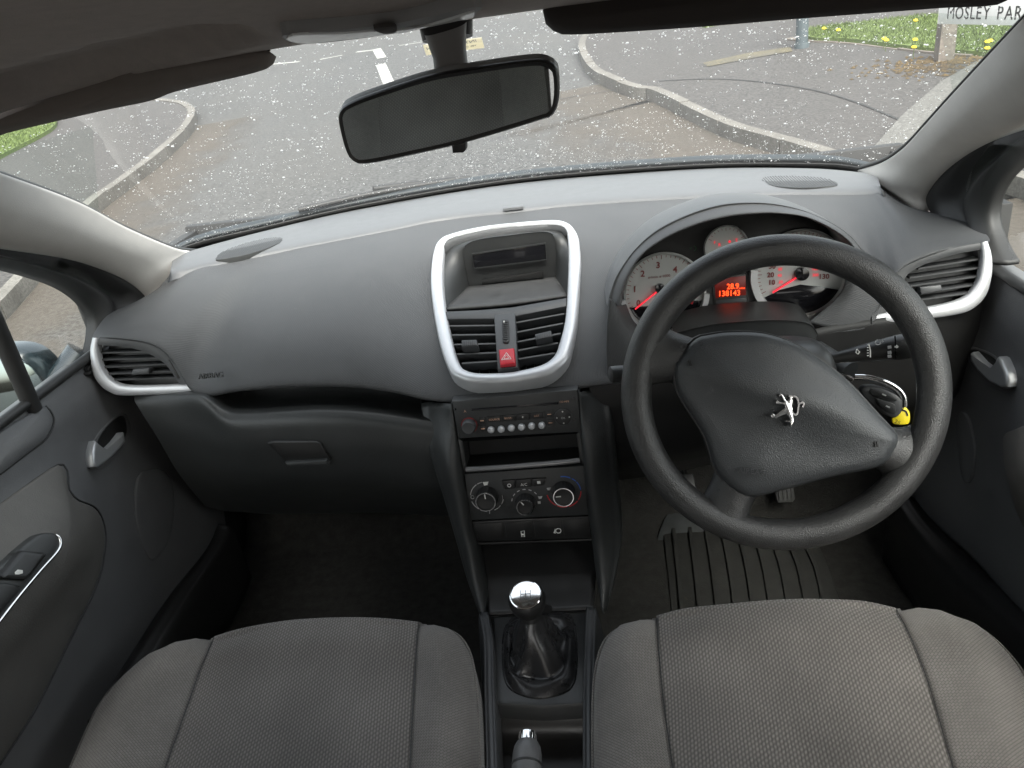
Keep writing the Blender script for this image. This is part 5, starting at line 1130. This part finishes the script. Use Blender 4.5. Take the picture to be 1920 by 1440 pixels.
# ---- handbrake
HB = thing('handbrake', (0, -.1, .45), 'grey handbrake grip with chrome button at the bottom edge', 'handbrake')
h0 = P(989, 1396, y=-.015); ax_ = V((.0, -1, -.16)).normalized()
GRIP = mat('grip_plastic', (.10, .10, .102), .4, bump=.1, scale=500, var=.1)
tube('grip', [h0-ax_*.002, h0+ax_*.004, h0+ax_*.012, h0+ax_*.03, h0+ax_*.08, h0+ax_*.16], [.0125, .0155, .0168, .0172, .0168, .016], GRIP, HB, seg=28)
tube('grip_band', [h0+ax_*.024, h0+ax_*.0265], [.0176, .0176], BLACK, HB, seg=28)
tube('release_button', [h0-ax_*.014, h0-ax_*.013, h0-ax_*.008, h0+ax_*.002], [.0085, .0105, .0112, .0115], CHROME, HB, seg=20)
tube('lever', [h0+ax_*.15, V((.0, -.34, .40))], [.014, .016], BLACK, HB, seg=16)
# ================================================================== steering
wc = V((.3430, .205, .8865)); e1 = V((.374, -.026, -.011)); e2 = V((.002, .15, .344)); wn = e1.cross(e2)
WP = Pl(wc, wn, e1)
SW = thing('steering_wheel', wc, 'black leather three spoke steering wheel turned slightly to the right', 'steering wheel')
RM = .1695; rows = []; segs = 120
for i in range(segs):
    t = 2*math.pi*i/segs; d = V((math.cos(t), math.sin(t))); r = []
    for k in range(20):
        a = 2*math.pi*k/20; rr_ = RM+.0185*math.cos(a); r.append(WP.w(d*rr_, .0180*math.sin(a)))
    rows.append(r)
rows.append(rows[0]); v2, f2, _ = grid(rows, True); mk('rim', v2, f2, LEATHER, SW, sharp=180)
def spoke(E1, MD, E2):
    e1_, md, e2_ = [[WP.uv(*p) for p in e] for e in (E1, MD, E2)]; n = len(e1_); rows = []
    hs_ = [(-.012, 0), (-.002, .03), (.007, .14), (.012, .3), (.0135, .5), (.012, .7), (.007, .86), (-.002, .97), (-.012, 1)]
    for h, f_ in hs_:
        r = []
        for k in range(n):
            a_, m_, b_ = e1_[k], md[k], e2_[k]
            q = a_*(1-f_)**2+(m_*2-(a_+b_)/2)*(2*f_*(1-f_))+b_*f_*f_ if True else None
            r.append(WP.w(q, h if k < n-1 else min(h, .004)))
        rows.append(r)
    patch('spoke', rows, 30, 30, LEATHER, SW, sharp=180, solid=.006, arc=False)
spoke([(1330, 645), (1292, 631), (1264, 621), (1246, 606), (1232, 582)], [(1330, 685), (1275, 676), (1235, 671), (1208, 668), (1192, 666)], [(1330, 728), (1278, 722), (1242, 719), (1219, 728), (1206, 756)])
spoke([(1620, 795), (1680, 803), (1714, 798), (1737, 777), (1752, 742)], [(1610, 838), (1668, 846), (1706, 856), (1730, 864), (1746, 872)], [(1600, 872), (1640, 877), (1657, 889), (1662, 904), (1650, 930)])
spoke([(1350, 855), (1341, 888), (1328, 918), (1309, 942), (1272, 938)], [(1392, 880), (1383, 918), (1371, 952), (1358, 978), (1352, 994)], [(1440, 895), (1424, 925), (1411, 952), (1411, 976), (1445, 994)])
cov = [(1265, 690), (1268, 678), (1302, 637), (1330, 628), (1369, 623), (1432, 626), (1494, 648), (1557, 690), (1598, 727), (1640, 773), (1672, 807), (1678, 820), (1674, 835), (1661, 857), (1636, 873), (1557, 890), (1494, 907), (1432, 923), (1402, 927), (1373, 914), (1340, 877), (1319, 815), (1277, 748), (1266, 715)]
ca, cb = WP.uv(1270, 700), WP.uv(1678, 825); rdx = (cb-ca).normalized(); cc = WP.uv(1460, 770)
def ridge(q, k):
    d = q-cc; along = d.dot(rdx); acr = d.dot(V((-rdx.y, rdx.x)))
    r_ = .007*math.exp(-((acr-.022)/.016)**2)*(1-k**4); r_ -= .006*math.exp(-((acr+.03)/.03)**2)*(1-k**4); return r_
AB = WP.plate('airbag_cover', cov, -.02, .024, AIRBAG, SW, .012, n=110, dome=.010, fn=ridge, sharp=180)
WP.plate('cover_gap', [(lerp(a, 1465, -.02), lerp(b, 775, -.02)) for a, b in cov], -.02, .008, BLACK, SW, .001, n=80)
def cover_h(uvp):
    return .0345
AP = Pl(WP.w((0, 0), .0365), WP.n, WP.r)
for a, b in ((1294, 682), (1648, 836)):
    for k in (-2, 2): AP.stroke('cover_notch', [(a+k-1, b-6), (a+k+1, b+4)], .0012, -.012, -.0085, BLACK, AB)
AP.text('airbag_lettering', 'AIRBAG', 1411, 886, 0.0088, -.0035, MIDG, AB, rot=-.12, ext=.001)
# the rampant lion badge
lion = [(760, 440), (800, 420), (870, 450), (870, 560), (850, 640), (875, 720), (865, 800), (885, 900), (890, 980), (920, 1090), (860, 1220), (830, 1280), (812, 1160), (780, 1140), (700, 1120), (645, 1130), (690, 1075), (785, 1085), (815, 1040), (760, 960), (700, 885), (640, 905), (560, 935), (450, 975), (390, 1020), (330, 995), (250, 1005), (215, 930), (290, 865), (340, 912), (400, 893), (500, 812), (600, 742), (655, 705), (645, 635), (590, 596), (480, 610), (390, 580), (362, 530), (420, 482), (490, 522), (570, 540), (635, 525), (595, 450), (565, 380), (530, 340), (495, 385), (462, 330), (510, 280), (575, 305), (625, 385), (685, 495), (740, 515)]
def lz(p): return (1430+p[0]/16, 720+p[1]/16)
EP = Pl(WP.w((0, 0), .0385), WP.n, WP.r); bd = EP.plate('lion_badge', [lz(p) for p in lion], -.008, .005, BADGE, SW, .0007, sharp=25)
EP.stroke('badge_mane', [lz(p) for p in [(765, 350), (850, 360), (950, 365), (1020, 420), (1045, 500), (1062, 590), (1045, 720), (1025, 860), (985, 905), (915, 895), (872, 830)]], .0019, -.008, .005, BADGE, bd, n=30)
EP.stroke('badge_tail', [lz(p) for p in [(1060, 600), (1115, 560), (1185, 535), (1215, 580), (1175, 690)]], .0019, -.008, .005, BADGE, bd, n=16)
EP.plate('badge_head', [lz(p) for p in [(755, 330), (830, 345), (900, 370), (880, 420), (830, 450), (800, 490), (750, 470), (790, 430), (800, 390), (755, 380)]], -.008, .0045, BADGE, bd, .0006, sharp=25)
# column
SCo = thing('steering_column', wc-WP.n*.1, 'black steering column shroud with stalks behind the wheel', 'steering column')
rows = []
for h, wx, wy, dy in ((-.03, .060, .046, .0), (-.06, .070, .056, .004), (-.12, .078, .062, .006), (-.20, .084, .064, .002), (-.27, .08, .06, .0)):
    r = []
    for i in range(48):
        t = 2*math.pi*i/48; cx = math.copysign(abs(math.cos(t))**.55, math.cos(t)); sy_ = math.copysign(abs(math.sin(t))**.6, math.sin(t)); r.append(WP.w((wx*cx+.008, wy*sy_+dy), h))
    rows.append(r)
v2, f2, _ = grid(rows, True); f2.append(tuple(range(48))); mk('shroud', v2, f2, DARK, SCo, sharp=180)
sA, sB = P(1535, 676, y=.275), P(1728, 644, y=.262)
tube('wiper_stalk', [sA, sA.lerp(sB, .2), sA.lerp(sB, .45), sA.lerp(sB, .62), sA.lerp(sB, .78), sA.lerp(sB, .95), sA.lerp(sB, 1.0)], [.006, .0072, .011, .0135, .0155, .0155, .0125], BLACK, SCo, seg=28)
SP_ = Pl(sA.lerp(sB, .7)+V((0, -.0165, .003)), (0, -1, .35), sB-sA)
SP_.stroke('stalk_mark', [(1607, 655), (1612, 660), (1609, 664), (1605, 661)], .0008, -.002, .0005, WHITE, SCo, closed=True)
SP_.stroke('stalk_mark', [(1629, 645), (1632, 657), (1632, 670)], .001, -.001, .0006, WHITE, SCo)
for k in range(5): SP_.stroke('stalk_mark', [(1626, 647+k*5), (1629, 646.5+k*5)], .0008, -.001, .0006, WHITE, SCo)
SP_.arc('stalk_mark', 1646, 642, .003, 0, 359, .0008, -.001, .0006, GREYP, SCo, 14); SP_.text('stalk_mark', 'A', 1655, 640, .004, .0004, WHITE, SCo)
for b in (651, 661, 668): SP_.rect('stalk_mark', 1668, b, .004, .0034, -.001, .0006, GREYP, SCo, .0002)
SP_.stroke('stalk_ring', [(1678, 630), (1679, 645), (1680, 672)], .0012, -.001, .0008, GLOSSB, SCo); SP_.lathe('stalk_dot', 1681, 650, [(.0022, -.001), (.0018, .0012)], WHITE, SCo, seg=12)
lA, lB = P(1215, 695, y=.275), P(1143, 703, y=.262)
tube('light_stalk', [lA, lA.lerp(lB, .5), lA.lerp(lB, .85), lA.lerp(lB, .97), lB], [.009, .010, .011, .0105, .007], DARK, SCo, seg=24)
ig = P(1592, 700, y=.30); tube('ignition_barrel', [ig+V((-.03, .05, .01)), ig], [.017, .016], DARK, SCo, seg=24)
# key
KEY = thing('car_key', P(1650, 745, y=.26), 'dark car key fob with chrome edge hanging in the ignition', 'key')
KPl = Pl(P(1645, 745, y=.265), (-.15, -.95, .3), (1, -.1, -.5))
fob = KPl.plate('fob', [(1612, 728), (1630, 722), (1655, 727), (1680, 738), (1692, 752), (1690, 770), (1678, 782), (1660, 778), (1640, 764), (1622, 748)], -.008, .006, MIDG, KEY, .004, n=50)
for px in ([(1630, 728), (1650, 731), (1676, 742), (1677, 750), (1655, 745), (1632, 739)], [(1640, 745), (1658, 750), (1676, 757), (1675, 771), (1660, 768), (1645, 757)]): KPl.plate('fob_button', px, .004, .0085, DARK, fob, .0015, n=30)
KPl.rect('button_mark', 1655, 738, .005, .0018, .0083, .009, GREYP, fob, .0001); KPl.rect('button_mark', 1662, 760, .005, .0018, .0083, .009, GREYP, fob, .0001)
tube('chrome_edge', [KPl.at(a, b, .002) for a, b in [(1602, 707), (1625, 708), (1655, 716), (1680, 729), (1693, 745), (1694, 762)]], .006, CHROME, KEY, n=24, seg=12, flat=.6)
tube('key_blade', [KPl.at(1600, 712, -.004), KPl.at(1575, 700, -.006)], .006, CHROME, KEY, seg=10, flat=.4)
YT = thing('key_tag', P(1690, 780, y=.262), 'yellow plastic key tag hanging beside the fob', 'key tag')
tg = KPl.plate('tag', [(1678, 770), (1688, 763), (1698, 764), (1706, 773), (1707, 788), (1702, 796), (1682, 797), (1673, 791)], -.006, -.001, YELLOW, YT, .0015, n=30)
KPl.stroke('tag_slot', [(1690, 768), (1699, 772), (1702, 780)], .002, -.0012, -.0004, BLACK, tg, n=8); KPl.text('tag_print', '25', 1683, 792, .007, -.0008, BLACK, tg)
tube('key_ring', [KPl.at(1690+7*math.cos(t), 757+8*math.sin(t), .001) for t in (2*math.pi*i/20 for i in range(21))], .0011, CHROME, YT, seg=8)
# ================================================================== seats
def seat(name_label, seamL, seamR, outL, outR, frontmid, zt, cx):
    t = thing('car_seat', (cx, -.1, .30), name_label, 'car seat', 'front seats')
    n = len(seamL); rowsC = []
    def zz(j): return zt-.012*max(0, j-3)*.55
    cen = []
    for j in range(n):
        a, b = P(*seamL[j], z=zz(j)-.006), P(*seamR[j], z=zz(j)-.006); row = []
        if j == 0: row = [a]+[P(*p, z=zz(0)+.004) for p in frontmid]+[b]
        else:
            for k in range(7): s = k/6; p = a.lerp(b, s); p.z += .011*(1-(2*s-1)**4)-.008*math.sin(math.pi*s)*sstep(2, 6, j); row.append(p)
        cen.append(row)
    cen = [spl(r, 9) for r in cen]; F0 = [p.copy() for p in cen[0]]
    bow = [p-F0[0].lerp(F0[-1], k/8) for k, p in enumerate(F0)]
    for j in range(1, n):
        k_ = 1-sstep(0, 6, j); cen[j] = [p+V((bow[i].x*0, bow[i].y, 0))*k_ for i, p in enumerate(cen[j])]
    f0_ = [p+V((0, .009, -.005)) for p in cen[0]]; f1 = [p+V((0, .022, -.03)) for p in cen[0]]; f2_ = [p+V((0, .02, -.10)) for p in cen[0]]; f3 = [p+V((0, .0, -.20)) for p in cen[0]]
    patch('centre_panel', [f3, f2_, f1, f0_]+cen, 90, 130, SEATC, t, sharp=180, solid=.01)
    for nm, seam, out, s in (('side_bolster', seamL, outL, -1), ('side_bolster', seamR, outR, 1)):
        R_ = []
        for j in range(n):
            dz0 = .005*(1-sstep(-.3, 2.2, j)); a = P(*seam[j], z=zz(j)-.008)-V((0, 0, dz0)); b = P(*out[j], z=zz(j)-.009-.013*sstep(0, 3.5, j))-V((0, 0, dz0)); kz = sstep(-.5, 4.5, j); m1 = a.lerp(b, .18)+V((0, 0, .010*kz)); m2 = a.lerp(b, .5)+V((0, 0, .022*kz)); m3 = a.lerp(b, .82)+V((0, 0, .014*kz))
            c1 = b+V((s*.006, 0, -.03)); c2 = b+V((s*.004, 0, -.10)); c3 = b+V((-s*.02, 0, -.20)); R_.append([a, m1, m2, m3, b, c1, c2, c3])
        fr0 = [p+V((0, .009, -.005)) for p in R_[0]]; fr = [p+V((0, .022, -.03)) for p in R_[0]]; fr2 = [p+V((0, .016, -.12)) for p in R_[0]]
        patch(nm, [fr2, fr, fr0]+R_, 50, 100, SEATB, t, sharp=180, solid=.01)
        tube('seam', [P(*seam[j], z=zz(j)-.004) for j in range(n)], .0006, DARK, t, n=40, seg=6)
        if n > 3: tube('piping', [P(*out[j], z=zz(j)-.026)+V((s*.004, 0, -.004)) for j in range(1, n)], .0018, SEATB, t, n=40, seg=6)
    box('base', (cx, -.12, .37), .20, .22, .07, LOWER, t)
    # backrest and headrest, seen only in the mirror
    def bp_(u, v): # u -1..1, v 0..1
        wv = .27*(1-.15*v*v); x = cx+u*wv; y = lerp(-.31, -.56, v); z = lerp(.56, 1.13, v); bol = .045*sstep(.5, .95, abs(u))*(1-.6*v); rnd = -.05*sstep(.8, 1, v)
        return V((x, y+bol+.02*math.sin(math.pi*v)+rnd*0, z))
    for nm, u0, u1, mt in (('backrest_centre', -.58, .58, SEATC), ('backrest_bolster', -1, -.58, SEATB), ('backrest_bolster', .58, 1, SEATB)):
        rr_ = [[bp_(lerp(u0, u1, i/16), j/20) for i in range(17)] for j in range(21)]; rr_.append([p+V((0, -.03, .02)) for p in rr_[-1]]); rr_.append([p+V((0, -.05, -.02)) for p in rr_[-1]]); rr_.append([p+V((0, .14, -.5)) for p in rr_[-1]])
        vs, fs, uv = grid(rr_); mk(nm, vs, fs, mt, t, uv=uv, sharp=180)
    return t
seat('grey fabric front passenger seat nearest the passenger door', [(400, 1196), (398, 1203), (394, 1212), (386, 1230), (373, 1262), (352, 1322), (310, 1440), (265, 1580)], [(784, 1170), (784, 1176), (783, 1186), (781, 1205), (778, 1250), (774, 1320), (768, 1440), (760, 1580)],
     [(392, 1197), (372, 1199), (335, 1207), (285, 1227), (236, 1264), (187, 1322), (133, 1440), (75, 1580)], [(792, 1170), (814, 1173), (845, 1182), (868, 1204), (882, 1245), (889, 1320), (893, 1440), (895, 1580)], [(440, 1184), (533, 1167), (640, 1161), (720, 1163)], .545, -.325)
seat('grey fabric driver seat below the steering wheel with a worn cushion', [(1232, 1158), (1232, 1165), (1233, 1178), (1234, 1200), (1238, 1250), (1245, 1320), (1262, 1440), (1285, 1580)], [(1681, 1143), (1684, 1150), (1690, 1160), (1702, 1183), (1719, 1222), (1745, 1295), (1787, 1440), (1830, 1580)],
     [(1224, 1159), (1202, 1163), (1164, 1175), (1138, 1198), (1124, 1238), (1117, 1300), (1117, 1440), (1118, 1580)], [(1692, 1142), (1715, 1142), (1755, 1147), (1826, 1171), (1885, 1220), (1930, 1290), (1985, 1440), (2030, 1580)], [(1271, 1147), (1356, 1137), (1484, 1127), (1612, 1130)], .575, .335)
